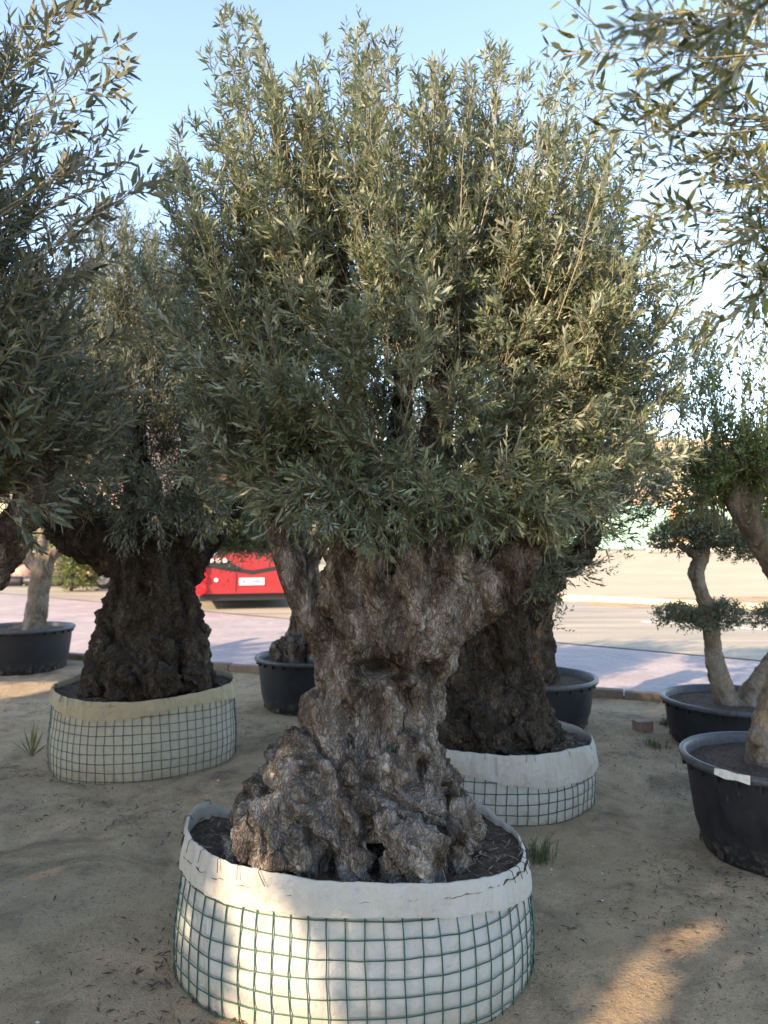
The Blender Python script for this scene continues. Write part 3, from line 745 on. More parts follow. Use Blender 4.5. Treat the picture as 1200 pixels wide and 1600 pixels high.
# ------------------------------------------------------------------ the big olive tree in front
treeA = thing('olive_tree', (BA[0], BA[1], 0.3), 'large old olive tree with a gnarled grey brown trunk in the centre foreground', 'tree', 'potted olive trees')
def T(*rows): return [(*P(a_, b_, c_), d_) for a_, b_, c_, d_ in rows]
tubes = [
 T((560, 1420, 2.50, .31), (562, 1310, 2.50, .27), (572, 1210, 2.50, .205), (588, 1120, 2.50, .160), (600, 1050, 2.50, .172), (612, 975, 2.50, .195), (625, 900, 2.50, .215), (632, 840, 2.52, .21), (632, 780, 2.52, .16)),
 T((515, 1140, 2.42, .085), (480, 1195, 2.40, .115), (435, 1260, 2.38, .11), (400, 1315, 2.37, .085), (375, 1375, 2.36, .06)),
 T((530, 1170, 2.36, .09), (480, 1240, 2.30, .115), (450, 1300, 2.27, .095), (430, 1345, 2.25, .07), (425, 1385, 2.25, .05)),
 T((560, 1180, 2.34, .08), (525, 1260, 2.28, .095), (490, 1320, 2.22, .075), (480, 1375, 2.2, .06)),
 T((590, 1190, 2.34, .07), (580, 1260, 2.28, .07), (560, 1320, 2.22, .055), (548, 1385, 2.19, .045)),
 T((615, 1200, 2.34, .085), (630, 1265, 2.28, .095), (640, 1325, 2.24, .095), (645, 1390, 2.22, .085)),
 T((640, 1150, 2.40, .07), (665, 1215, 2.38, .075), (690, 1280, 2.34, .085), (700, 1335, 2.32, .075), (702, 1385, 2.32, .06)),
 T((655, 1160, 2.48, .065), (680, 1225, 2.48, .07), (715, 1285, 2.46, .065), (732, 1345, 2.45, .05)),
 T((480, 1240, 2.55, .1), (420, 1300, 2.6, .09), (400, 1330, 2.62, .06)),
 T((600, 1240, 2.65, .12), (620, 1300, 2.75, .1), (640, 1330, 2.8, .06)),
 T((545, 1000, 2.36, .045), (535, 1070, 2.36, .05), (515, 1130, 2.36, .055), (470, 1190, 2.33, .06)),   # strands twisting down the front
 T((560, 1075, 2.35, .035), (545, 1125, 2.33, .04), (500, 1165, 2.32, .045), (455, 1215, 2.31, .05)),
 T((610, 1070, 2.34, .035), (600, 1130, 2.34, .045), (590, 1185, 2.33, .05), (610, 1240, 2.31, .05)),
 T((655, 1040, 2.38, .04), (650, 1100, 2.38, .05), (655, 1160, 2.38, .05), (640, 1200, 2.35, .05)),
 T((690, 1000, 2.40, .06), (672, 1060, 2.42, .055), (662, 1120, 2.44, .05)),
 T((560, 1010, 2.34, .045), (548, 960, 2.32, .05), (540, 900, 2.32, .05), (530, 860, 2.36, .05)), T((600, 1000, 2.32, .04), (596, 950, 2.30, .045), (585, 890, 2.29, .05), (580, 850, 2.33, .05)),
 T((640, 1010, 2.33, .04), (640, 950, 2.30, .045), (640, 890, 2.29, .05), (650, 850, 2.33, .05)), T((670, 1010, 2.36, .04), (685, 950, 2.32, .045), (705, 900, 2.32, .05), (720, 860, 2.36, .05)),
 T((610, 1075, 2.36, .04), (640, 1040, 2.345, .045), (668, 1000, 2.345, .05)), T((530, 1100, 2.37, .04), (540, 1060, 2.36, .045), (550, 1020, 2.35, .05)),
 T((545, 1035, 2.42, .065), (510, 1000, 2.40, .054), (484, 962, 2.38, .047), (461, 915, 2.37, .042), (443, 865, 2.37, .039), (426, 805, 2.40, .036), (404, 720, 2.45, .03), (378, 600, 2.5, .018)),   # left limb
 T((560, 960, 2.40, .07), (548, 915, 2.40, .07), (545, 860, 2.42, .06), (515, 780, 2.45, .045), (470, 650, 2.5, .03), (450, 500, 2.55, .015)),
 T((660, 1000, 2.42, .11), (705, 950, 2.41, .11), (755, 918, 2.41, .10), (800, 890, 2.42, .078), (832, 850, 2.42, .05), (858, 815, 2.43, .042), (900, 740, 2.5, .034), (940, 640, 2.55, .018)),   # right limb
 T((640, 880, 2.45, .13), (660, 800, 2.5, .09), (680, 690, 2.55, .06), (700, 560, 2.6, .035), (720, 420, 2.6, .016)),
 T((600, 880, 2.5, .13), (580, 790, 2.55, .08), (560, 660, 2.6, .05), (545, 520, 2.65, .03), (530, 350, 2.65, .013)),
 T((690, 890, 2.5, .1), (750, 800, 2.6, .07), (800, 660, 2.65, .045), (820, 480, 2.7, .02)),
 T((620, 860, 2.6, .12), (620, 760, 2.8, .07), (630, 600, 2.95, .04), (640, 450, 3.0, .02)),
]
balls = [(P(*q[:3]), q[3:]) for q in [
 (692, 985, 2.35, .062, .06, .068), (612, 985, 2.335, .10, .05, .085), (560, 965, 2.34, .07, .055, .075), (640, 1012, 2.345, .06, .045, .05), (575, 1020, 2.36, .05, .04, .04),
 (700, 905, 2.36, .09, .08, .07), (560, 905, 2.34, .10, .08, .075), (625, 920, 2.31, .11, .06, .08), (750, 905, 2.36, .075, .07, .06), (524, 900, 2.36, .045, .04, .045), (520, 940, 2.36, .05, .05, .05),
 (795, 880, 2.36, .05, .05, .055), (520, 1050, 2.38, .055, .05, .09), (500, 1105, 2.38, .055, .06, .06), (640, 1185, 2.29, .048, .04, .075), (600, 1205, 2.28, .05, .04, .07), (455, 1215, 2.28, .075, .07, .06),
 (520, 1215, 2.26, .085, .06, .06), (430, 1275, 2.26, .075, .06, .06), (480, 1285, 2.21, .08, .06, .065), (560, 1265, 2.22, .06, .05, .06), (395, 1310, 2.29, .055, .05, .06), (660, 1270, 2.23, .06, .05, .05),
 (700, 1290, 2.27, .05, .05, .07), (640, 1325, 2.17, .095, .05, .085), (480, 1340, 2.17, .055, .045, .06), (690, 1225, 2.38, .05, .05, .06), (605, 1290, 2.2, .04, .04, .05), (725, 1310, 2.36, .035, .05, .06), (370, 1335, 2.33, .04, .05, .05), (440, 1345, 2.2, .05, .05, .04)]]
cav = [  # hollows: photo point, half width, half height, depth
 (588, 1050, .050, .026, .13), (622, 1056, .036, .018, .07), (662, 1052, .020, .024, .10), (513, 1333, .034, .055, .10), (505, 1300, .03, .025, .04), (656, 1205, .016, .045, .06), (643, 1225, .03, .02, .05), (588, 1335, .022, .04, .06),
 (545, 1150, .014, .05, .035), (700, 900, .05, .016, .03), (420, 1300, .012, .06, .035), (570, 1225, .05, .014, .03), (680, 1330, .014, .05, .04), (480, 1175, .05, .013, .03), (625, 940, .012, .05, .02)]
def kneadA(co, no):
    low = np.clip((1.0 - co[:, 2]) / 0.5, 0, 1)
    big = np.clip((co[:, 2] - 1.30) / 0.2, 0, 1)
    c2 = gnarl(co, no, np.array((BA[0] + .02, BA[1], 0)), 21, 0.018, 0.0235, 0.0085, 1.6, 0.22, 12, 12)
    c2 = co + (c2 - co) * ((0.6 + 0.55 * low) * (1 - 0.75 * big))[:, None]
    thin = (co[:, 2] > 1.06) * np.clip((-0.205 - co[:, 0]) / 0.05, 0, 1)          # the young left limb is smooth
    c2 = c2 + (co - c2) * (0.85 * thin)[:, None]
    for px_, py_, hw, hh, dep in cav:
        q = P(px_, py_, 2.28); k = np.exp(-(((c2[:, 0] - q[0]) / hw) ** 2 + ((c2[:, 2] - q[2]) / hh) ** 2) ** 1.3) * (no[:, 1] < 0.2)
        c2[:, 1] += dep * k
    return c2
trA = remesh('trunk', tubes, balls, 0.0060, kneadA, 1)
n_ = len(trA.vertices); co_ = np.empty(n_ * 3, np.float32); trA.vertices.foreach_get('co', co_); co_ = co_.reshape(-1, 3).astype(float)
tone = 0.9 * np.clip((1.0 - co_[:, 2]) / 0.4, 0, 1) * np.clip(0.55 + 1.6 * fbm(co_ * 9, 3, 91), 0, 1)
for px_, py_, rr_, k_ in ((592, 1180, .06, 1.0), (520, 1170, .055, .9), (480, 1325, .05, 1.0), (640, 1310, .08, .95), (690, 985, .055, .8), (590, 985, .09, .5), (600, 1085, .03, .7), (430, 1300, .05, .6), (395, 1320, .06, .5)):
    q_ = P(px_, py_, 2.25); tone = np.maximum(tone, k_ * np.exp(-(((co_[:, 0] - q_[0]) ** 2 + (co_[:, 2] - q_[2]) ** 2) / rr_ ** 2) ** 1.5) * (co_[:, 1] < 2.5))
at_ = trA.attributes.new('tone', 'FLOAT', 'POINT'); at_.data.foreach_set('value', np.clip(tone, 0, 1).astype(np.float32))
trunkA = link('trunk', trA, M['bark'], treeA)
# limbs of the crown that stay smooth: thin branches come with the foliage
FA = Foliage(5)
g = FA.rng
cA = P(640, 560, 2.55)
blobsA = [(P(655, 575, 2.58), (.86, .68, .56), 5), (P(600, 335, 2.55), (.56, .52, .46), 3), (P(850, 400, 2.55), (.36, .42, .40), 1.5), (P(420, 335, 2.55), (.32, .42, .40), 1.5),
          (P(650, 735, 2.42), (.58, .48, .22), 2), (P(930, 670, 2.5), (.30, .38, .28), 1.1), (P(395, 680, 2.5), (.28, .36, .24), 1.1), (P(355, 500, 2.5), (.26, .40, .40), 1.6), (P(960, 520, 2.5), (.24, .38, .34), 1.2)]
def grow(F, blobs, n, trunk_top, leaf, nside, pairs, slen, upk=0.55, inner=0.5, zmin=-0.55, width=0.2, lift=0.18, shell=(0.7, 1.0), tw=0.004, ext=0.12, spread=0.85, droop=0.15):
    p, out, c = blob_points(F.rng, blobs, n, shell, zmin)
    d = nrm(out + np.array((0, 0, upk)) + F.rng.normal(0, 0.2, (n, 3)))
    base = trunk_top + (p - trunk_top) * F.rng.uniform(inner - .15, inner + .15, (n, 1)); base = 0.5 * base + 0.5 * (p - d * F.rng.uniform(.28, .5, (n, 1)))
    end = p + d * F.rng.uniform(-.5, 1, (n, 1)) * ext
    F.leaders(base, end, lift, nside, pairs, slen, leaf, width, spread, tw=tw, up=upk * 0.5, droop=droop)
grow(FA, blobsA, 720, P(630, 860, 2.5), 0.0375, 20, 6, 0.092, width=.24, spread=1.15, upk=.48, shell=(.6, 1.0), tw=.0026, ext=.08)
# tall whips standing out of the top
tops = [(365, 15, .10), (345, 60, .1), (400, 40, .1), (470, 90, .12), (575, 30, .08), (560, 60, .1), (600, 55, .1), (650, 120, .1), (690, 110, .06), (722, 100, .05), (770, 75, .08), (800, 70, .08), (860, 100, .08), (830, 120, .1), (905, 130, .1), (430, 120, .1), (520, 110, .12),
        (300, 190, .1), (270, 215, .08), (240, 290, .08), (285, 260, .1), (950, 220, .08), (985, 260, .1), (1020, 330, .1), (1060, 420, .1), (1075, 520, .1), (740, 150, .08), (890, 190, .1), (225, 400, .08), (240, 470, .1), (1060, 600, .1)]
en = []
for px_, py_, sp in tops:
    for k in range(4): en.append(P(px_ + g.normal(0, 10 + sp * 90), py_ + abs(g.normal(0, 22)), 2.5 + g.normal(0, .16)))
en = np.array(en); dirs = nrm(en - (P(640, 800, 2.5)) + np.array((0, 0, 0.9)))
FA.leaders(en - dirs * g.uniform(.45, .7, (len(en), 1)), en, 0.06, 13, 5, .08, 0.038, 0.24, 0.8, 0.2, 0.0026, 0.45, ang=.85)
# sprays hanging over the trunk
p, out, c = blob_points(g, [(P(650, 785, 2.30), (.48, .22, .14), 1), (P(560, 780, 2.25), (.3, .2, .14), .6), (P(840, 780, 2.3), (.2, .2, .14), .5)], 150, (.6, 1), -1)
d = nrm(out * np.array((1, 1, .5)) + np.array((0, -.35, -.15)) + g.normal(0, .35, (150, 3)))
FA.leaders(p - d * .22, p + d * .06, -0.05, 9, 6, .10, .038, .21, .8, .2, .002, -.1, droop=.25)
def photo_xy(o_):
    d_ = np.maximum(o_[:, 1], .05); return 600 + FPX * o_[:, 0] / d_, HZ - FPX * (o_[:, 2] - CAMH) / d_
def pruneA(o_):      # the crown is clipped level above the trunk
    x_, y_ = photo_xy(o_); return y_ < 868 + 10 * np.sin(x_ / 23.0) + 8 * np.sin(x_ / 9.0) - np.abs(x_ - 650) * .06
_, kA = FA.build(treeA, M['leaf'], M['twig'], 260, clip=pruneA)
print('leaves A', kA)

# ------------------------------------------------------------------ other potted trees
def simple_trunk(root, tubes, balls, voxel, c, seed, m, lump=.02, ridge=.012, fine=.004, twist=1.2, ls=10, rs=15, fade=None):
    def kn(co, no):
        c2 = gnarl(co, no, np.array((*c, 0)), seed, lump, ridge, fine, twist, 0.3, ls, rs)
        if fade: c2 = co + (c2 - co) * fade(co)[:, None]
        return c2
    return link('trunk', remesh('trunk', tubes, balls, voxel, kn, 2), m, root)

# left basket tree
treeB = thing('olive_tree', (BB[0], BB[1], 0.35), 'olive tree with a dark shaded trunk in the tan basket at left', 'tree', 'potted olive trees')
Y = 4.72; tB = [
 T((232, 1110, Y, .34), (232, 1050, Y, .31), (236, 980, Y, .26), (236, 930, Y, .235), (232, 880, Y, .25), (225, 840, Y, .30), (225, 800, Y, .26)),
 T((215, 870, Y, .2), (150, 845, Y - .05, .17), (100, 815, Y - .05, .13), (60, 770, Y, .08), (20, 700, Y, .05)),
 T((260, 880, Y, .18), (295, 830, Y - .02, .15), (300, 780, Y, .11), (305, 690, Y, .07), (310, 560, Y, .03)),
 T((285, 930, Y, .06), (312, 892, Y, .045), (338, 855, Y, .035), (368, 800, Y, .025), (390, 740, Y, .018)),
 T((230, 850, Y, .2), (220, 760, Y, .1), (200, 600, Y, .05), (190, 450, Y, .02)),
 T((195, 890, Y - .12, .05), (178, 950, Y - .16, .075), (160, 1020, Y - .2, .095), (155, 1085, Y - .22, .10)), T((220, 880, Y - .2, .05), (205, 960, Y - .22, .07), (198, 1030, Y - .3, .09), (190, 1090, Y - .33, .09)),
 T((245, 870, Y - .2, .05), (248, 970, Y - .22, .07), (250, 1040, Y - .32, .09), (262, 1090, Y - .35, .09)), T((272, 880, Y - .14, .05), (288, 950, Y - .14, .08), (300, 1010, Y - .17, .095), (308, 1085, Y - .22, .09)), T((285, 930, Y, .06), (308, 1010, Y - .02, .07), (320, 1050, Y - .05, .06), (322, 1085, Y - .05, .05)),
 T((230, 930, Y - .24, .05), (224, 1000, Y - .27, .065), (222, 1060, Y - .34, .08), (225, 1095, Y - .36, .07))]
bB = [(P(a_, b_, c_), (d_, d_, d_ * .9)) for a_, b_, c_, d_ in ((182, 1030, Y - .3, .07), (255, 1010, Y - .28, .08), (208, 1055, Y - .38, .08), (262, 1062, Y - .38, .085), (305, 990, Y - .12, .08), (155, 1065, Y - .22, .085), (240, 905, Y - .2, .08), (318, 1045, Y - .06, .06))]
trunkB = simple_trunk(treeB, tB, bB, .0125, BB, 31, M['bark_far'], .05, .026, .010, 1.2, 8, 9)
FB = Foliage(6); FB.low = True
blobsB = [(P(190, 640, 4.75), (.95, .8, .62), 3.5), (P(60, 600, 4.7), (.7, .7, .7), 2), (P(330, 660, 4.8), (.45, .6, .55), 1.6), (P(190, 470, 4.75), (.5, .55, .6), 1.6), (P(285, 500, 4.8), (.42, .5, .5), 1.4), (P(190, 760, 4.5), (.8, .6, .22), 1.4)]
grow(FB, blobsB, 600, P(225, 840, 4.72), .052, 13, 6, .15, zmin=-.5, spread=1.2, tw=.003)
en = np.array([P(q + FB.rng.normal(0, 14), w_ + abs(FB.rng.normal(0, 30)), 4.7 + FB.rng.normal(0, .2)) for q, w_ in ((190, 315), (175, 340), (205, 345), (160, 400), (215, 420), (140, 380), (240, 500), (230, 380), (255, 440), (120, 430)) for _ in range(7)])
FB.leaders(en - nrm(np.array((0.1, 0, 1.0)) + FB.rng.normal(0, .15, (len(en), 3))) * .8, en, .03, 10, 6, .15, .055, .2, .5, .2, .004, .5)
p, out, c = blob_points(FB.rng, [(P(190, 790, 4.3), (.62, .25, .16), 1)], 60, (.6, 1), -1)
d = nrm(out + np.array((0, -.35, -.2)) + FB.rng.normal(0, .35, (60, 3))); FB.leaders(p - d * .22, p + d * .08, -.05, 7, 6, .15, .055, .2, .8, .2, .003, -.1, droop=.25)
def pruneB(o_):
    x_, y_ = photo_xy(o_); return ~((x_ < 165) & (y_ > 800 + 8 * np.sin(x_ / 7))) & ~((x_ < 90) & (y_ > 780 + 10 * np.sin(x_ / 5)))
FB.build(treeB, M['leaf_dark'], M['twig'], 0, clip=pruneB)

# right basket tree
treeC = thing('olive_tree', (BC[0], BC[1], 0.25), 'old olive tree with a knobbly wide base in the low white basket', 'tree', 'potted olive trees')
Y = 3.98; tC = [
 T((770, 1190, Y, .30), (768, 1140, Y, .28), (770, 1060, Y, .215), (775, 980, Y, .19), (780, 920, Y, .20), (770, 860, Y, .2), (760, 780, Y, .15)),
 T((800, 960, Y, .12), (840, 925, Y, .09), (880, 885, Y + .02, .07), (915, 845, Y + .05, .05), (950, 780, Y + .1, .03)), T((740, 930, Y, .1), (730, 860, Y, .09), (715, 800, Y, .06)),
 T((720, 1060, Y - .12, .09), (700, 1120, Y - .18, .11), (690, 1170, Y - .2, .11)), T((765, 1060, Y - .15, .09), (755, 1120, Y - .24, .10), (750, 1180, Y - .27, .1)),
 T((805, 1050, Y - .1, .085), (825, 1110, Y - .16, .10), (840, 1165, Y - .2, .10)), T((815, 1080, Y, .08), (850, 1130, Y - .02, .08), (865, 1165, Y - .04, .06)),
 T((735, 960, Y - .15, .05), (725, 1020, Y - .17, .06), (720, 1080, Y - .18, .07)), T((800, 930, Y - .15, .06), (805, 1000, Y - .15, .065), (800, 1070, Y - .16, .07))]
bC = [(P(a_, b_, c_), (d_, d_, d_)) for a_, b_, c_, d_ in ((700, 1090, Y - .18, .07), (740, 1110, Y - .24, .075), (790, 1100, Y - .22, .075), (715, 1145, Y - .27, .07), (770, 1150, Y - .28, .08), (815, 1140, Y - .25, .07), (845, 1140, Y - .14, .06), (735, 1050, Y - .18, .06), (785, 1020, Y - .18, .06), (770, 950, Y - .18, .07))]
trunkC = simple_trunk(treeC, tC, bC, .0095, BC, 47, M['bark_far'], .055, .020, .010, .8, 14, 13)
FC = Foliage(7); FC.low = True
grow(FC, [(P(800, 600, 4.05), (.75, .6, .6), 2), (P(880, 780, 3.95), (.36, .45, .32), 2.2), (P(740, 800, 3.8), (.3, .3, .2), .6)], 240, P(780, 880, 4), .055, 12, 6, .17)
p, out, c = blob_points(FC.rng, [(P(830, 890, 3.7), (.16, .12, .2), 1), (P(860, 860, 3.7), (.2, .2, .22), 1.2)], 60, (.3, 1), -1)
d = nrm(out + FC.rng.normal(0, .5, (60, 3))); FC.leaders(p - d * .15, p + d * .05, 0, 6, 6, .1, .045, .2, .8, .2, .002, 0.2)
en = np.array([P(975, 868, 4.0), P(960, 890, 3.95), P(940, 860, 4.0), P(930, 885, 3.9), P(990, 850, 4.05)])
FC.leaders(np.repeat(P(870, 905, 3.95)[None], 5, 0), en, .02, 7, 4, .09, .032, .26, .8, .3, .002, .3)
en = np.array([P(885, 960, 3.85), P(880, 985, 3.85), P(870, 940, 3.85)]); FC.leaders(np.repeat(P(845, 965, 3.9)[None], 3, 0), en, .02, 5, 3, .06, .03, .28, .8, .3, .0015, .3)
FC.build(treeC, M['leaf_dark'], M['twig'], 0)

# stump in the left black pot
treeD = thing('olive_tree', (-0.60, 6.20, 0.38), 'grey gnarled olive stump in the black pot left of the front trunk', 'tree', 'potted olive trees')
Y = 6.2; tD = [T((495, 1050, Y, .32), (490, 1010, Y, .26), (485, 960, Y, .15), (480, 920, Y, .12), (470, 860, Y, .11), (455, 800, Y, .09)), T((470, 1000, Y - .15, .12), (450, 1040, Y - .2, .12)), T((500, 990, Y - .2, .1), (505, 1040, Y - .3, .12)),
              T((470, 880, Y, .09), (430, 820, Y, .06), (400, 760, Y, .04)), T((480, 880, Y, .09), (530, 800, Y, .06))]
simple_trunk(treeD, tD, [(P(445, 1015, Y - .15), (.12, .12, .1))], .014, (-.6, 6.2), 53, M['bark'], .05, .02, .006, 1.0, 8, 10)
FD = Foliage(8); FD.low = True; grow(FD, [(P(385, 832, 6.1), (.40, .5, .28), 2.4), (P(400, 740, 6.2), (.5, .6, .4), 1), (P(560, 700, 6.3), (.9, .8, .7), .6)], 260, P(470, 860, 6.2), .06, 12, 6, .2)
FD.build(treeD, M['leaf'], M['twig'], 0)

# tree in the right black pot
treeE = thing('olive_tree', (1.10, 5.62, 0.3), 'dark olive trunk in the black pot behind the low white basket', 'tree', 'potted olive trees')
Y = 5.62; tE = [T((825, 1075, Y, .24), (830, 1020, Y, .17), (835, 960, Y, .13), (832, 900, Y, .15), (825, 830, Y, .13)), T((845, 1000, Y - .1, .09), (852, 1060, Y - .12, .1)), T((832, 900, Y, .1), (870, 840, Y, .06), (920, 780, Y, .03))]
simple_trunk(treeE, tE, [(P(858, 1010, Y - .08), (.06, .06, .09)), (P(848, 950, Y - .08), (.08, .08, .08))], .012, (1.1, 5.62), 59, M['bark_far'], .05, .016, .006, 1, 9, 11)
FE = Foliage(9); FE.low = True; grow(FE, [(P(900, 720, 5.7), (.9, .7, .62), 1)], 150, P(830, 870, 5.62), .06, 12, 6, .2)
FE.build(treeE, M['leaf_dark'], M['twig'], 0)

# cloud pruned tree
treeF = thing('cloud_pruned_tree', (2.42, 5.08, 0.25), 'cloud pruned tree with flat leaf pads and a bent pale trunk', 'tree')
Y = 5.05; tF = [T((1148, 1128, Y, .13), (1138, 1100, Y, .085), (1122, 1050, Y, .066), (1112, 1000, Y, .06), (1108, 960, Y, .055), (1095, 920, Y, .052), (1088, 895, Y, .056), (1098, 860, Y, .05), (1095, 820, Y, .045), (1100, 770, Y, .035)),
     T((1165, 1120, Y, .13), (1180, 1080, Y, .085), (1205, 1040, Y, .07), (1240, 990, Y + .05, .06), (1262, 930, Y + .05, .05)), T((1140, 1110, Y, .05), (1110, 1118, Y - .05, .03), (1090, 1128, Y - .1, .015)), T((1150, 1120, Y - .1, .06), (1170, 1140, Y - .2, .03)),
     T((1108, 975, Y, .04), (1070, 965, Y, .02), (1040, 960, Y, .012)), T((1090, 870, Y, .04), (1060, 850, Y, .02)), T((1092, 850, Y, .035), (1140, 850, Y, .02))]
simple_trunk(treeF, tF, [], .010, (2.42, 5.08), 61, M['bark_smooth'], .008, .006, .003, 1, 12, 12)
FF = Foliage(10); FF.low = True
def pad(px_, py_, Yp, rx, ry, rz, n):
    p, out, c = blob_points(FF.rng, [(P(px_, py_, Yp), (rx, ry, rz), 1)], n, (.35, 1), -.7)
    FF.shoots(p, nrm(out + np.array((0, 0, .7)) + FF.rng.normal(0, .4, (n, 3))), np.full(n, .06), 4, .029, .42, .9)
for q in ((1060, 965, Y, .15, .14, .05, 260), (1130, 962, Y, .14, .13, .065, 300), (1100, 970, Y, .18, .14, .05, 200), (1060, 845, Y, .17, .16, .10, 620), (1125, 842, Y, .2, .16, .11, 720), (1160, 862, Y, .14, .12, .07, 320), (1095, 825, Y, .16, .15, .08, 420) , (1205, 968, Y, .11, .11, .06, 240)): pad(*q)
FF.build(treeF, M['leaf_dark'], M['twig'], 0)

# green tree in the big tub at the right edge
treeG = thing('shrubby_tree', (1.74, 3.27, 0.35), 'fresh green upright tree in the large black tub at right', 'tree')
Y = 3.3; tG = [T((1208, 1215, Y, .14), (1202, 1180, Y, .10), (1210, 1120, Y, .078), (1228, 1050, Y, .07), (1240, 970, Y, .068), (1225, 900, Y, .066), (1195, 850, Y, .062), (1165, 800, Y, .058), (1150, 760, Y, .05), (1140, 700, Y, .03)),
     T((1225, 900, Y, .06), (1250, 820, Y, .05), (1260, 700, Y, .03)), T((1165, 800, Y, .05), (1200, 730, Y, .03), (1210, 600, Y, .015))]
simple_trunk(treeG, tG, [(P(1180, 1150, Y - .06), (.04, .04, .05))], .011, (1.74, 3.27), 67, M['bark_smooth'], .01, .008, .003, 1, 12, 12)
FG = Foliage(12); FG.low = True
n = 60; en = np.stack([P(q_, w_, d_) for q_, w_, d_ in zip(FG.rng.uniform(1050, 1320, n), 480 + np.abs(FG.rng.normal(0, 90, n)), FG.rng.normal(3.45, .22, n))])
st = np.stack([P(q_, 800 + FG.rng.normal(0, 25), 3.4) for q_ in 1150 + (en[:, 0] / en[:, 1] * FPX + 600 - 1150) * .55])
FG.leaders(st, en, .02, 16, 5, .10, .034, .34, .7, .28, .003, .5)
p, out, c = blob_points(FG.rng, [(P(1130, 770, 3.4), (.34, .35, .2), 1), (P(1250, 740, 3.4), (.3, .35, .3), .6), (P(1165, 735, 3.25), (.24, .25, .2), 1)], 210, (.4, 1), -.7)
FG.leaders(p - out * .2, p + out * .05, .05, 9, 5, .1, .034, .3, .8, .2, .003, .3)
FG.build(treeG, M['leaf_green'], M['twig'], 0)

# forked pale trunk at the far left
treeH = thing('olive_tree', (-3.92, 8.05, 0.4), 'pale forked olive trunk in the black pot at the far left', 'tree', 'potted olive trees')
Y = 8.05; tH = [T((52, 1000, Y, .14), (55, 970, Y, .115), (62, 920, Y, .105), (65, 895, Y, .11), (70, 878, Y, .10)), T((66, 895, Y, .09), (50, 878, Y, .08), (25, 858, Y, .075), (5, 842, Y, .065), (-30, 800, Y, .05)), T((66, 880, Y, .07), (66, 850, Y, .055), (66, 820, Y, .052), (66, 760, Y, .04)), T((68, 880, Y, .08), (85, 864, Y, .065), (105, 848, Y, .055), (130, 820, Y, .05), (160, 770, Y, .03))]
simple_trunk(treeH, tH, [], .014, (-3.92, 8.05), 71, M['bark_smooth'], .012, .01, .004, 1, 10, 10)
FH = Foliage(14); FH.low = True; grow(FH, [(P(60, 690, 8.05), (1.1, .9, .65), 1)], 110, P(66, 850, 8.05), .07, 11, 6, .22)
FH.build(treeH, M['leaf'], M['twig'], 0)

# near trees whose branches reach into the frame from both sides
treeI = thing('olive_tree', (-1.75, 2.35, 0), 'olive tree reaching in from the left edge with a dark leaning limb', 'tree', 'olive trees beside the camera')
tI = [[(-1.75, 2.35, -.02, .26), (-1.72, 2.33, .5, .2), (-1.66, 2.3, .9, .2), (-1.6, 2.28, 1.2, .19)], [(-1.62, 2.3, 1.05, .14)] + T((-60, 890, 2.25, .12), (-5, 850, 2.22, .085), (38, 805, 2.22, .06), (60, 740, 2.25, .04), (70, 640, 2.3, .02)), [(-1.6, 2.28, 1.2, .15), (-1.62, 2.2, 1.6, .1), (-1.5, 2.1, 2.2, .05), (-1.4, 2.05, 2.8, .02)]]
simple_trunk(treeI, tI, [], .011, (-1.75, 2.35), 73, M['bark'], .03, .012, .005, 1.5, 10, 13)
FI = Foliage(15)
blobsI = [(P(-60, 580, 2.2), (.38, .5, .46), 2.2), (P(-80, 200, 2.0), (.24, .4, .5), 1.0), (P(50, 690, 2.2), (.2, .3, .22), .8), (P(-220, 300, 2.2), (.4, .5, .8), 1.0)]
grow(FI, blobsI, 330, np.array((-1.6, 2.28, 1.4)), .054, 11, 6, .15, zmin=-.6, droop=.2, tw=.0025, spread=1.1)
for (x1, y1), (x2, y2), Yq in (((60, 160), (185, 70), 1.75), ((40, 180), (165, 130), 1.7), ((60, 290), (185, 205), 1.75), ((60, 330), (190, 262), 1.75), ((20, 40), (130, 20), 1.8), ((80, 350), (235, 290), 1.7), ((60, 400), (160, 330), 1.8), ((50, 440), (165, 410), 1.9), ((60, 560), (190, 520), 2.0), ((20, 120), (100, 20), 1.8), ((10, 250), (120, 180), 1.75), ((0, 330), (110, 270), 1.75)):
    q = np.array([P(x1, y1, Yq), P(x1 - 10, y1 + 15, Yq + .05)]); e_ = np.array([P(x2, y2, Yq), P(x2 - 25, y2 + 12, Yq + .06)])
    FI.leaders(q, e_, .06, 5, 4, .09, .050, .24, .7, .2, .0018, .2, ang=.9)
e_ = np.array([P(75, 800, 1.9), P(60, 790, 1.9), P(40, 830, 1.95)]); FI.leaders(np.array([P(-30, 770, 2.0)] * 3), e_, -.03, 4, 5, .09, .058, .2, .6, .4, .002, -.2, droop=.3)
FI.build(treeI, M['leaf_dark'], M['twig'], 200)

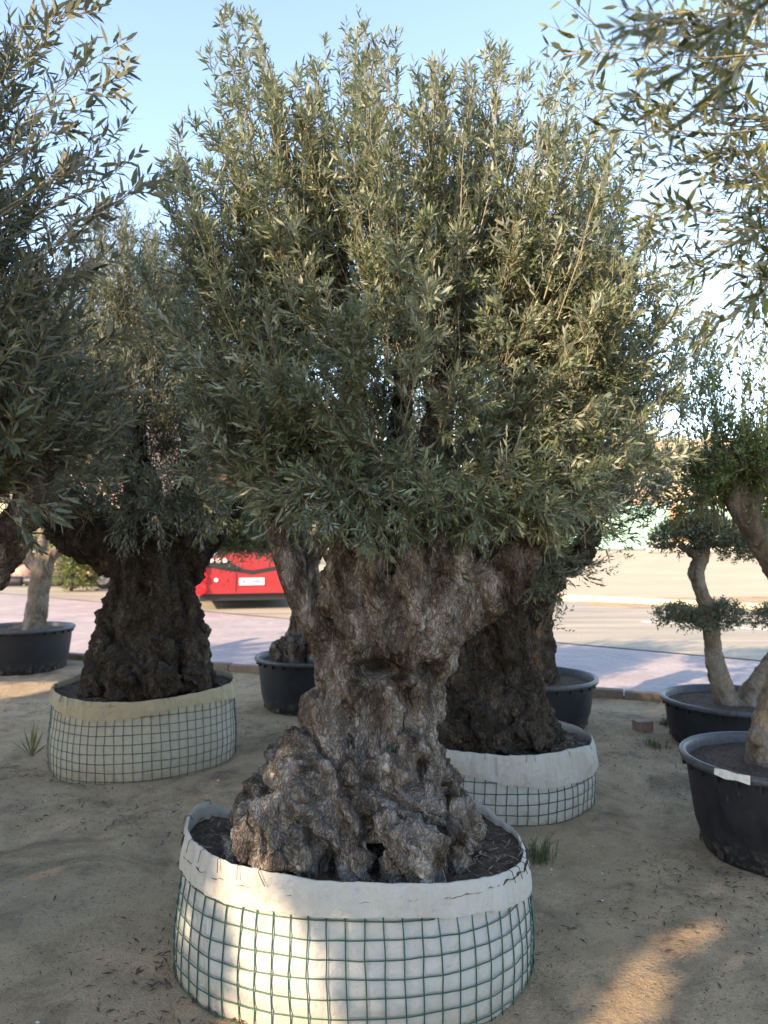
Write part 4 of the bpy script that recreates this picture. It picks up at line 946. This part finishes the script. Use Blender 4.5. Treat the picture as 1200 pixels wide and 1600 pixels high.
treeJ = thing('olive_tree', (1.85, 1.35, 0), 'olive branches hanging into the upper right corner from a tree outside the frame', 'tree', 'olive trees beside the camera')
tJ = [[(1.85, 1.35, -.02, .16), (1.83, 1.35, .6, .12), (1.78, 1.35, 1.3, .11), (1.70, 1.36, 2.0, .08), (1.5, 1.38, 2.5, .05), (1.2, 1.42, 2.7, .03)], [(1.78, 1.35, 1.4, .07), (1.6, 1.5, 1.8, .04), (1.35, 1.7, 2.1, .02)]]
simple_trunk(treeJ, tJ, [], .011, (1.85, 1.35), 79, M['bark_smooth'], .012, .008, .004, 1.5, 10, 13)
FJ = Foliage(16); g = FJ.rng
S = []; E_ = []
for (x1, y1), (x2, y2), Yq, nn in (((1230, 60), (900, 35), 1.45, 3), ((1230, 110), (905, 80), 1.45, 3), ((1240, 170), (930, 130), 1.5, 4), ((1240, 200), (960, 190), 1.5, 4), ((1240, 260), (985, 180), 1.55, 4), ((1250, 300), (1000, 250), 1.55, 5), ((1250, 330), (1010, 330), 1.6, 5), ((1260, 380), (1030, 360), 1.6, 5), ((1260, 430), (1080, 400), 1.6, 4), ((1250, 430), (1110, 490), 1.55, 3), ((1260, 400), (1140, 520), 1.5, 3), ((1230, 20), (1020, 20), 1.4, 6), ((1260, 250), (1120, 130), 1.5, 6), ((1270, 350), (1150, 250), 1.55, 6), ((1260, 120), (1100, 60), 1.4, 6), ((1280, 450), (1170, 380), 1.55, 5), ((1260, 70), (1040, 105), 1.0, 1), ((1250, 10), (1010, 35), 1.0, 2), ((1260, 0), (1100, 10), .95, 2)):
    for k in range(max(1, int(nn * .9))):
        yy = Yq + g.normal(0, .08); S.append(P(x1 + g.normal(0, 20), y1 + g.normal(0, 20), yy)); E_.append(P(x2 + abs(g.normal(0, 24)), y2 + g.normal(0, 18), yy + g.normal(0, .05)))
FJ.leaders(np.array(S), np.array(E_), .04, 5, 4, .12, .043, .24, .9, .1, .002, .0, ang=.95, droop=.3)
FJ.build(treeJ, M['leaf_near'], M['twig'], 260)

# ------------------------------------------------------------------ trees of the same nursery standing out of frame: they shade the bed
SD = np.array(SUN_DIR[:2]); TE = math.tan(SUN_EL)
def sun_floor(p):
    """where the sun would throw a point's shadow on the ground"""
    p = np.atleast_2d(p); return p[:, :2] + SD * (p[:, 2:3] / TE)
def on_basket(px_, py_):
    q_ = P(px_, py_, 2.1)
    for _ in range(12):
        k_ = np.clip((q_[0] - BA[0]) / 0.575, -.97, .97); q_ = P(px_, py_, BA[1] - 0.45 * math.sqrt(1 - k_ * k_))
    return q_
gaps = [sun_floor(np.array([on_basket(*q_) for q_ in ((335, 1330), (372, 1325), (402, 1380), (425, 1420), (475, 1445), (503, 1480), (510, 1520), (490, 1570), (470, 1660), (390, 1660), (360, 1500), (335, 1400))])),
        np.array([P(x_, y_, 1541.0 / (y_ - HZ))[:2] for x_, y_ in ((838, 1630), (895, 1562), (968, 1492), (1085, 1432), (1104, 1442), (1012, 1494), (972, 1520), (1024, 1508), (985, 1558), (935, 1630))]),
        np.array([P(x_, y_, 1541.0 / (y_ - HZ))[:2] for x_, y_ in ((-80, 1066), (100, 1062), (92, 1076), (0, 1090), (-80, 1100))])]
def inside(q_, poly):
    r_ = np.zeros(len(q_), bool); x0, y0 = poly[-1]
    for x1, y1 in poly:
        c_ = ((y1 > q_[:, 1]) != (y0 > q_[:, 1])) & (q_[:, 0] < (x0 - x1) * (q_[:, 1] - y1) / (y0 - y1 + 1e-12) + x1); r_ ^= c_; x0, y0 = x1, y1
    return r_
def sunny_gap(o_):  # unseen crowns lose leaves and twigs along the sun's path, shaping the sun patches
    q_ = sun_floor(o_); k_ = np.ones(len(o_), bool)
    for poly in gaps:
        for dx_, dy_ in ((0, 0), (.045, 0), (-.045, 0), (0, .045), (0, -.045), (.03, .03), (-.03, .03), (.03, -.03), (-.03, -.03)): k_ &= ~inside(q_ + np.array((dx_, dy_)), poly)
    return k_
trS = remesh('trunk', [[(0, 0, -.02, .36), (0, 0, .4, .25), (.02, 0, .9, .19), (0, 0, 1.35, .2)], [(0, 0, 1.1, .12), (.25, .1, 1.5, .08)], [(0, 0, 1.1, .12), (-.2, -.15, 1.55, .08)], [(0, 0, 1.1, .12), (-.05, .25, 1.5, .08)]], [], .014,
             lambda co, no: gnarl(co, no, np.zeros(3), 5, .04, .02, .007), 2)
trS.materials.append(M['bark'])
for k, (x_, y_, rz, sc, lb) in enumerate((
        (-3.30, 2.95, 2.0, 1.0, 'olive tree out of frame, left of the camera'),
        (-8.86, 2.42, 0.4, 1.50, 'tall olive tree out of frame, leftmost of the row behind the camera'),
        (-7.72, 1.29, 1.7, 1.55, 'tall olive tree out of frame, second of the row behind the camera'),
        (-6.58, 0.17, 3.0, 1.48, 'tall olive tree out of frame, third of the row behind the camera'),
        (-5.44, -0.95, 4.3, 1.55, 'tall olive tree out of frame, fourth of the row behind the camera'),
        (-4.30, -2.08, 5.6, 1.50, 'tall olive tree out of frame, fifth of the row behind the camera'),
        (-3.16, -3.20, 6.9, 1.52, 'tall olive tree out of frame, sixth of the row behind the camera'),
        (-2.02, -4.32, 8.2, 1.55, 'tall olive tree out of frame, rightmost of the row behind the camera'))):
    rt = thing('olive_tree', (x_, y_, 0.0), lb, 'tree', 'trees out of frame')
    o = bpy.data.objects.new('trunk', trS); COL.objects.link(o); o.parent = rt; o.rotation_euler = (0, 0, rz); o.scale = (sc * .8, sc * .8, sc)
    F = Foliage(200 + k); F.low = True; F.clip = sunny_gap; c_ = np.array((x_, y_, 0)); w_ = sc * (.74 if sc > 1.2 else 1)
    grow(F, [(c_ + np.array((0, 0, 1.95 * sc)), (1.05 * w_, 1.05 * w_, .75 * sc), 2), (c_ + np.array((.1, -.1, 2.55 * sc)), (.9 * w_, .9 * w_, .55 * sc), 1.8), (c_ + np.array((0, 0, 1.45 * sc)), (.9 * w_, .9 * w_, .4 * sc), 1.2)], 260 if sc > 1.2 else 190, c_ + np.array((0, 0, 1.3 * sc)), 0.11 * sc ** .8, 9, 4, .2 * sc, width=.34, ext=.2)
    F.build(rt, M['leaf'], M['twig'], 0, clip=sunny_gap)

# ------------------------------------------------------------------ bus
M['bus_red'] = flat('bus_red_paint', (0.36, 0.026, 0.030), 0.35, 0.08, 3, Coat_Weight=0.3)
M['bus_lamp'] = flat('tail_lamp_red', (0.62, 0.008, 0.012), 0.2, Emission_Color=(1, 0.02, 0.03, 1), Emission_Strength=0.5)
M['black'] = flat('black_trim', (0.022, 0.02, 0.02), 0.45)
M['glass'] = flat('dark_glass', (0.02, 0.025, 0.03), 0.08)
M['white'] = flat('white_plate', (0.75, 0.75, 0.76), 0.5)
M['lens'] = flat('clear_lens', (0.72, 0.62, 0.55), 0.2)
M['rubber'] = flat('tyre_rubber', (0.025, 0.025, 0.026), 0.8)
M['steel'] = flat('wheel_steel', (0.45, 0.45, 0.46), 0.4, Metallic=0.6)
bc = np.array((-3.99, 15.2)); bx = np.array((2.45, 0.70)) / math.hypot(2.45, .7); by = np.array((-bx[1], bx[0])); bang = math.atan2(bx[1], bx[0])
bus = tag(bpy.data.objects.new('bus', None), 'red city bus at the roadside seen from the rear behind the trees', 'bus'); COL.objects.link(bus); bus.location = (bc[0], bc[1], 0); bus.rotation_euler = (0, 0, bang)
def bpart(name, mb, m, smooth=False):
    o = bpy.data.objects.new(name, mb.mesh(name, smooth)); COL.objects.link(o); o.parent = bus; o.data.materials.append(m); return o
Wb, Lb, Hb = 2.55, 10.5, 3.0
def bevel(o, d, seg=2):
    bm = bmesh.new(); bm.from_mesh(o.data); bmesh.ops.bevel(bm, geom=bm.edges[:], offset=d, segments=seg, affect='EDGES', profile=0.6); bm.to_mesh(o.data); bm.free()
bevel(bpart('body', MB().box((Wb / 2, Lb / 2 + .06, .32 + (Hb - .32) / 2), (Wb / 2, Lb / 2, (Hb - .32) / 2)), M['bus_red']), .10, 3)
# rear bumper: red panel with a V shaped upper edge, black band above it
zt = lambda x_: 0.93 - 0.21 * (1 - abs(x_ - Wb / 2) / (Wb / 2)) 
xs = np.linspace(.03, Wb - .03, 15)
Vb = [(x_, 0.0 + .06 * ((x_ - Wb / 2) / (Wb / 2)) ** 4, z_) for x_ in xs for z_ in (.33, zt(x_))] ; nb = len(Vb); Vb += [(x_, .20, z_) for x_, _, z_ in Vb]
fb = []
for k in range(14):
    a_, b_ = 2 * k, 2 * k + 2
    fb += [(a_, b_, b_ + 1, a_ + 1), (a_ + 1, b_ + 1, b_ + 1 + nb, a_ + 1 + nb), (a_, a_ + nb, b_ + nb, b_)]
bpart('rear_bumper', MB().add(np.array(Vb), fb), M['bus_red'])
Vb = [(x_, .035 + .06 * ((x_ - Wb / 2) / (Wb / 2)) ** 4, z_) for x_ in xs for z_ in (zt(x_) + .002, zt(x_) + (.09 if x_ > .95 else .22 if x_ < .85 else .15))]; Vb += [(x_, .2, z_) for x_, _, z_ in Vb]
bpart('rear_band', MB().add(np.array(Vb), fb), M['black'])
for x_ in (.42, .56, .70): 
    bpart('reversing_lamp', MB().tube([(x_, .05, 1.03 - .035 * (x_ - .4)), (x_, .018, 1.03 - .035 * (x_ - .4))], .05, 14), M['lens'])
for x_ in (.52, Wb - .6): bpart('reflector', MB().tube([(x_, .03, .62), (x_, -.012, .62)], .042, 14), M['white'])
bpart('licence_plate', MB().box((Wb / 2 - .02, -.008, .58), (.26, .012, .075)), M['white'])
for sx, hw in ((-.17, .04), (.03, .025), (.09, .025), (.15, .025)): bpart('plate_mark', MB().box((Wb / 2 - .02 + sx, -.0225, .58), (hw, .002, .03)), flat('plate_ink', (0.25, 0.27, 0.33), 0.6))
tx = bpy.data.curves.new('fleet_number', 'FONT'); tx.body = '1795'; tx.size = .17; tx.space_character = 1.25; tx.extrude = .003
_t = bpy.data.objects.new('t', tx); COL.objects.link(_t); tx.materials.append(M['black'])
fo = bpy.data.objects.new('fleet_number', bpy.data.meshes.new_from_object(_t.evaluated_get(bpy.context.evaluated_depsgraph_get()))); COL.objects.link(fo); bpy.data.objects.remove(_t); fo.parent = bus; fo.location = (.58, .005, .76); fo.rotation_euler = (R(90), 0, 0)
bm_l = MB()
for z_, r_ in ((.46, .15), (.68, .16), (.88, .15)): bm_l.tube([(.19, .20, z_), (.17, .00, z_), (.15, -.035, z_)], [r_, r_, r_ * .8], 16)
bpart('tail_lamp', bm_l, M['bus_lamp'], True)
bm_r = MB()
for z_, r_ in ((.46, .15), (.68, .16), (.88, .15)): bm_r.tube([(Wb - .19, .20, z_), (Wb - .17, .00, z_), (Wb - .15, -.035, z_)], [r_, r_, r_ * .8], 16)
bpart('tail_lamp', bm_r, M['bus_lamp'], True)
bpart('panel_seam', MB().box((.93, -.002, .56), (.006, .006, .2)), M['black']); bpart('panel_seam', MB().box((1.95, -.002, .56), (.006, .006, .2)), M['black'])
bpart('rear_window', MB().box((Wb / 2, .06, 2.15), (1.0, .012, .45)), M['glass'])
bpart('engine_grille', MB().box((Wb / 2, .052, 1.45), (.6, .01, .12)), M['black'])
bpart('sticker', MB().box((.46, .052, 1.22), (.09, .008, .09)), flat('blue_white_sticker', (0.25, 0.4, 0.7), 0.5, 0.6, 25))
bpart('underbody', MB().box((Wb / 2, Lb / 2, .30), (Wb / 2 - .2, Lb / 2 - .1, .12)), M['black'])
for y_ in (2.9, 8.4):
    for x_ in (.16, Wb - .16):
        wh = bpart('wheel', MB().tube([(x_ - .14, y_, .47), (x_ - .12, y_, .47), (x_ + .12, y_, .47), (x_ + .14, y_, .47)], [.42, .48, .48, .42], 28), M['rubber'], False)
        o = bpy.data.objects.new('rim', MB().tube([(x_ - .145, y_, .47), (x_ + .145, y_, .47)], .27, 20).mesh('rim')); COL.objects.link(o); o.parent = wh; o.data.materials.append(M['steel'])
for y_ in np.arange(1.2, 9.6, 1.4):
    for x_ in (-.004, Wb + .004): bpart('side_window', MB().box((x_, y_ + .65, 2.05), (.012, .62, .48)), M['glass'])

# ------------------------------------------------------------------ far side of the road
M['wall_green'] = flat('pale_green_board', (0.36, 0.60, 0.47), 0.7, 0.12, 1.2)
M['wall_orange'] = flat('orange_board', (0.72, 0.38, 0.2), 0.7, 0.1, 2)
M['beige'] = flat('beige_render', (0.62, 0.49, 0.33), 0.9, 0.1, 1)
M['pinkish'] = flat('pink_render', (0.55, 0.38, 0.32), 0.9, 0.1, 1)
M['cream'] = flat('cream_render', (0.70, 0.64, 0.55), 0.9, 0.1, 1)
M['win'] = flat('window_glass', (0.07, 0.09, 0.11), 0.15)
hd = thing('hoarding', (20, 58, 1.0), 'pale green hoarding with one orange panel across the sand lot', 'hoarding')
for k in range(16):
    x_ = 12 + k * 1.5
    o = link('panel', MB().box((x_ + .74, 58 + (k % 2) * .03, 1.05 + 1.7), (.742, .03, 1.7)).mesh('panel'), M['wall_orange'] if k == 7 else M['wall_green'], hd)
for k, x_ in enumerate((18.6, 20.4, 22.2, 24.0)):
    tag(link('concrete_block', MB().box((x_, 50, 0.98 + .25), (.7, .3, .32)).mesh('concrete_block'), M['cream']), '%s pale concrete block lying on the sand before the green hoarding' % ('leftmost', 'second from left', 'third from left', 'rightmost')[k], 'block', 'concrete blocks on the sand lot')

def building(name, x0, x1, y, dep, h, m, label, nx, nz, z0=0.8):
    b_ = thing(name, ((x0 + x1) / 2, y, z0), label, 'building')
    link('wall', MB().box(((x0 + x1) / 2, y + dep / 2, z0 + h / 2), ((x1 - x0) / 2, dep / 2, h / 2)).mesh('wall'), m, b_)
    link('parapet', MB().box(((x0 + x1) / 2, y + dep / 2, z0 + h + .2), ((x1 - x0) / 2 + .15, dep / 2 + .15, .2)).mesh('parapet'), M['cream'], b_)
    sx = (x1 - x0) / nx; sz = h / nz
    for i in range(nx):
        for k in range(nz):
            c = (x0 + (i + .5) * sx, y - .02, z0 + (k + .55) * sz)
            wn = link('window', MB().box(c, (sx * .3, .05, sz * .28)).mesh('window'), M['cream'], b_)
            o = bpy.data.objects.new('pane', MB().box((c[0], c[1] - .045, c[2]), (sx * .26, .02, sz * .24)).mesh('pane')); COL.objects.link(o); o.parent = wn; o.data.materials.append(M['win'])
    return b_
building('apartment_building', -36, -24, 72, 14, 15, M['pinkish'], 'tall pinkish apartment block glimpsed through the leaves at left', 5, 5)
building('apartment_building', -14, 0, 85, 14, 17, M['cream'], 'cream apartment block glimpsed through the front crown', 6, 5)
building('house', -36.5, -32.0, 62, 8, 6.2, M['beige'], 'small beige house at the far left edge between trunks', 2, 2)
building('apartment_building', 30, 46, 95, 14, 14, M['beige'], 'low beige block behind the green hoarding at right', 6, 4)

# low black barrier, rubble, shrub, street tree and parked car on the left
bar = thing('road_barrier', (-13, 24, 0), 'long low black barrier along the far roadside at left', 'barrier')
for k in range(9):
    x_ = -21 + k * 1.32; link('barrier_segment', MB().tube([(x_, 24.3 - .02 * k, .14), (x_ + .05, 24.3 - .02 * k, .17), (x_ + 1.22, 24.28 - .02 * k, .17), (x_ + 1.29, 24.28 - .02 * k, .14)], [.12, .16, .16, .12], 12).mesh('barrier_segment', True), M['black'], bar)
rk = random.Random(3)
M['rubble'] = flat('pink_rubble', (0.42, 0.25, 0.2), 0.9, 0.4, 3)
for k, (px_, py_, s_, lb) in enumerate(((22, 896, .75, 'pinkish boulder at the far left behind the barrier'), (38, 900, .55, 'smaller pink boulder resting against the larger one'), (82, 893, .6, 'grey pointed boulder right of the forked trunk'))):
    bm = bmesh.new(); bmesh.ops.create_icosphere(bm, subdivisions=3, radius=s_)
    c = P(px_, py_, 27)
    for q in bm.verts:
        nn_ = vnoise(np.array([q.co[:]]) * 2.2 + k * 7, 4)[0]; q.co = Vector((q.co.x * (1 + .3 * nn_), q.co.y * (1 + .3 * nn_), q.co.z * (.95 + .35 * nn_))) + Vector((c[0], 27, max(c[2], .3)))
    me = bpy.data.meshes.new('boulder'); bm.to_mesh(me); bm.free(); tag(link('boulder', me, M['rubble']), lb, 'boulder', 'boulders across the road')
def shrub(px_, Yq, rx, rz, n, label, seed, m=M['leaf_green'], z0=0.0):
    c = P(px_, 852, Yq); c[2] = z0
    root = thing('shrub', (c[0], c[1], z0), label, 'shrub', 'shrubs across the road'); F = Foliage(seed); F.low = True
    p, out, cc = blob_points(F.rng, [((c[0], c[1], z0 + rz * .75), (rx, rx, rz), 1), ((c[0] + rx * .5, c[1], z0 + rz * .5), (rx * .7, rx * .7, rz * .6), .6)], n, (.3, 1), -.6)
    F.shoots(p, nrm(out + np.array((0, 0, .4)) + F.rng.normal(0, .4, (n, 3))), np.full(n, .28), 4, .13, .45, .9, tw=.006)
    F.build(root, m, M['twig'], 0)
    link('stem', MB().tube([(c[0], c[1], z0 - .05), (c[0] + .05, c[1], z0 + rz * .6)], [.06, .03], 7).mesh('stem'), M['bark_far'], root)
shrub(112, 28, 1.0, 1.5, 900, 'sunlit yellow green shrub across the road right of the forked trunk', 80)
shrub(112, 21.8, .55, .85, 520, 'low yellow green shrub in front of the parked car', 86)
shrub(15, 30, 1.0, 1.6, 700, 'darker shrub at the far left edge across the road', 81, M['leaf_dark'])
shrub(75, 34, 1.6, 2.4, 900, 'tall shrub before the small beige house', 82)
shrub(430, 40, 2.2, 2.6, 1100, 'bushy shrub far behind the bus', 83, M['leaf_green'], .3)
shrub(520, 42, 2.4, 3.4, 1100, 'tall bush far behind the front trunk', 84, M['leaf_dark'], .4)
shrub(300, 38, 2.4, 3.6, 1100, 'tall bush behind the front end of the bus', 85, M['leaf_dark'], .2)
st = thing('street_tree', (*P(143, 852, 25)[:2], 0), 'thin grey street tree trunk left of the tan basket tree', 'tree')
c = P(143, 852, 25); link('trunk', MB().tube(spline([(c[0], 25, -.05, .3), (c[0], 25, .25, .2), (c[0] + .05, 25, 1.2, .16), (c[0] - .05, 25, 2.6, .13), (c[0] + .1, 25, 4.2, .06)], 6)[:, :3], spline([(c[0], 25, -.05, .3), (c[0], 25, .25, .2), (c[0] + .05, 25, 1.2, .16), (c[0] - .05, 25, 2.6, .13), (c[0] + .1, 25, 4.2, .06)], 6)[:, 3], 10).mesh('trunk', True), M['bark_far'], st)
F = Foliage(90); F.low = True; grow(F, [((c[0], 25, 4.6), (1.8, 1.6, 1.5), 1)], 60, np.array((c[0], 25, 3.2)), .14, 12, 5, .5, tw=.012); F.build(st, M['leaf_green'], M['twig'], 0)
# parked car: only a wheel and a slice of the side show left of the trunk
car = tag(bpy.data.objects.new('parked_car', None), 'pale beige parked car, its wheel just showing left of the dark trunk', 'car'); COL.objects.link(car)
cc = P(152, 852, 23); car.location = (cc[0] - .60, 23, -.012); car.rotation_euler = (0, 0, R(4))
def cpart(name, mb, m, smooth=False, parent=car):
    o = bpy.data.objects.new(name, mb.mesh(name, smooth)); COL.objects.link(o); o.parent = parent; o.data.materials.append(m); return o
pr = [(0, .35), (0, .72), (.12, .86), (1.0, .95), (1.55, 1.40), (2.9, 1.45), (3.6, 1.0), (4.15, .92), (4.25, .7), (4.25, .35)]
Vc = [(x_, y_, z_) for y_ in (0, 1.75) for x_, z_ in pr]; n_ = len(pr)
mb = MB(); mb.add(np.array(Vc), [tuple(range(n_)), tuple(range(2 * n_ - 1, n_ - 1, -1))] + [(k, k + n_, (k + 1) % n_ + n_, (k + 1) % n_) for k in range(n_)])
bevel(cpart('body', mb, M['beige']), .05)
cpart('side_window', MB().add(np.array([(1.15, -.012, .98), (1.65, -.012, 1.34), (2.1, -.012, 1.38), (2.1, -.012, .98)]), [(0, 3, 2, 1)]), M['glass']); cpart('side_window', MB().add(np.array([(2.18, -.012, .98), (2.18, -.012, 1.38), (2.8, -.012, 1.38), (3.3, -.012, 1.0)]), [(0, 3, 2, 1)]), M['glass'])
for x_ in (.8, 3.4):
    for y_ in (.06, 1.69):
        wh = cpart('wheel', MB().tube([(x_, y_ - .11, .33), (x_, y_ - .09, .33), (x_, y_ + .09, .33), (x_, y_ + .11, .33)], [.29, .33, .33, .29], 24), M['rubber']); cpart('rim', MB().tube([(x_, y_ - .115, .33), (x_, y_ + .115, .33)], .2, 16), M['steel'], parent=wh)
cpart('headlight', MB().box((.06, .3, .7), (.05, .16, .06)), M['lens']); cpart('headlight', MB().box((.06, 1.45, .7), (.05, .16, .06)), M['lens'])

# ------------------------------------------------------------------ small things on the ground
tag(link('loose_brick', None), '', '') if False else None
bk = MB().box((0, 0, 0.035), (0.06, 0.045, 0.037), R(12)).mesh('loose_brick'); o = link('loose_brick', bk, flat('old_brick', (0.25, 0.18, 0.145), 0.9, 0.35, 40)); bevel(o, .005)
c = P(1008, 1135, 5.35); o.location = (c[0], 5.4, 0.0); tag(o, 'small loose brick lying on the sand beside the shallow pot', 'brick')

def grass_tuft(x_, y_, n, h, sp, label, seed, m):
    g_ = np.random.default_rng(seed); V = []; Fc = []
    for k in range(n):
        a_ = g_.uniform(0, 2 * math.pi); r0 = abs(g_.normal(0, sp * .35)); hh = h * g_.uniform(.5, 1.2); b0 = np.array((x_ + r0 * math.cos(a_), y_ + r0 * math.sin(a_), -.005)); le = g_.uniform(.1, .9) * hh
        dr = np.array((math.cos(a_ + g_.normal(0, .8)), math.sin(a_ + g_.normal(0, .8)), 0)); sd = np.array((-dr[1], dr[0], 0)) * .0022; i0 = len(V)
        mid_ = b0 + dr * le * .35 + np.array((0, 0, hh * .65)); tip_ = b0 + dr * le + np.array((0, 0, hh * g_.uniform(.7, 1.0)))
        V += [b0 - sd, b0 + sd, mid_ + sd * .8, mid_ - sd * .8, tip_]; Fc += [(i0, i0 + 1, i0 + 2, i0 + 3), (i0 + 3, i0 + 2, i0 + 4)]
    o = link('grass_tuft', raw_mesh('grass_tuft', V, Fc), m); return tag(o, label, 'grass', 'grass tufts on the sand')
M['grass'] = flat('dry_green_grass', (0.085, 0.105, 0.045), 0.7, 0.3, 30); M['grass_dry'] = flat('straw_grass', (0.2, 0.175, 0.09), 0.8, 0.3, 30)
gp = lambda px_, py_: P(px_, py_, 1541.0 / (py_ - HZ))
c = gp(1022, 1162); grass_tuft(c[0], c[1], 130, .055, .16, 'low green grass tuft in front of the loose brick', 1, M['grass'])
c = gp(1040, 1128); grass_tuft(c[0], c[1], 90, .07, .12, 'green grass tuft against the shallow pot wall', 2, M['grass'])
c = gp(842, 1335); grass_tuft(c[0], c[1], 120, .10, .10, 'grey green grass tuft between the front basket and the low white one', 3, M['grass'])
c = gp(85, 1185); grass_tuft(c[0] - .1, c[1] + .2, 40, .06, .1, 'sparse dry grass beside the left basket', 4, M['grass_dry'])
# palm seedling
c = gp(50, 1180); sd_ = thing('palm_seedling', (c[0], c[1], 0), 'small palm seedling with stiff fan leaves left of the tan basket', 'seedling')
for a_, l_, t_ in ((1.2, .21, 1.25), (1.5, .24, 1.4), (1.8, .22, 1.3), (.7, .19, 1.1), (2.9, .2, .6), (3.1, .18, .45), (2.6, .15, .8), (.3, .13, .7), (1.65, .2, 1.15), (2.3, .2, 1.05)):
    dr = np.array((math.cos(a_) * math.cos(t_), .3 * math.sin(a_) * math.cos(t_), math.sin(t_))); sd2 = np.array((.008, 0, -.002)); b0 = c + np.array((0, 0, -.01))
    link('frond', raw_mesh('frond', [b0 - sd2 * .4, b0 + sd2 * .4, b0 + dr * l_ * .5 + sd2, b0 + dr * l_ * .5 - sd2, b0 + dr * l_], [(0, 1, 2, 3), (3, 2, 4)]), M['grass'], sd_)

# litter: dry leaves, twigs, crumbs; pale chips
def ground_z(p):
    q_ = np.stack([p[:, 0], p[:, 1], np.zeros(len(p))], 1)
    return 0.016 * fbm(q_ * 1.1, 4, 3) + 0.011 * fbm(q_ * 6, 3, 5) - 0.012 * np.exp(-(worley(q_ * np.array((3.3, 4.2, 1)) + 0.5, 15) / 0.3) ** 2) + 0.004 * ridged(q_ * np.array((9, 16, 1)), 3, 8)
g = np.random.default_rng(77)
def litter(name, n, lmin, lmax, wk, m, label, cat, cl=True, twig=False):
    p = np.stack([g.uniform(-3.6, 3.6, n), 1.55 + 6.2 * g.random(n) ** 1.7, np.zeros(n)], 1)
    if cl:
        k = fbm(p * np.array((1.7, 2.4, 1)), 4, 101, .62); p = p[(k + g.normal(0, .11, n)) > 0.08]
    p = p[((p[:, :2] - EDGE_A) @ EN) < -0.1]
    n = len(p); p[:, 2] = ground_z(p) + .006
    a_ = g.uniform(0, 2 * math.pi, n); ll = g.uniform(lmin, lmax, n); x_ = np.stack([np.cos(a_), np.sin(a_), g.normal(0, .12, n)], 1); y_ = np.stack([-np.sin(a_), np.cos(a_), g.normal(0, .3, n)], 1)
    V = np.stack([p - x_ * ll[:, None] * .5, p + y_ * (ll * wk)[:, None] * .5, p - y_ * (ll * wk)[:, None] * .5, p + x_ * ll[:, None] * .5], 1); V[:, 1:3, 2] += np.abs(g.normal(0, .0025, (n, 1)))
    b0 = np.arange(n)[:, None] * 4; f_ = np.concatenate([b0 + np.array((0, 2, 1)), b0 + np.array((1, 2, 3))], 1).reshape(-1, 3)
    o = stuff(link(name, raw_mesh(name, V.reshape(-1, 3), f_), m)); o['label'] = label; o['category'] = cat; return o
M['dry_leaf'] = flat('dry_leaf', (0.062, 0.044, 0.03), 0.9, 0.5, 25); M['straw'] = flat('straw_bits', (0.30, 0.245, 0.16), 0.9, 0.3, 25); M['chip'] = flat('pale_chips', (0.6, 0.57, 0.5), 0.9, 0.2, 30)
litter('dry_leaf_litter', 34000, .009, .04, .2, M['dry_leaf'], 'dark dry leaf and twig litter scattered over the sand', 'leaf litter')
litter('crumb_litter', 26000, .003, .009, .6, M['dry_leaf'], 'fine dark crumbs strewn over the sand', 'crumbs', False)
litter('straw_litter', 1500, .012, .05, .10, M['straw'], 'pale straw bits strewn over the sand', 'straw', False)
litter('pale_chips', 420, .005, .014, .7, M['chip'], 'pale stone chips and shell bits on the sand', 'chips', False)
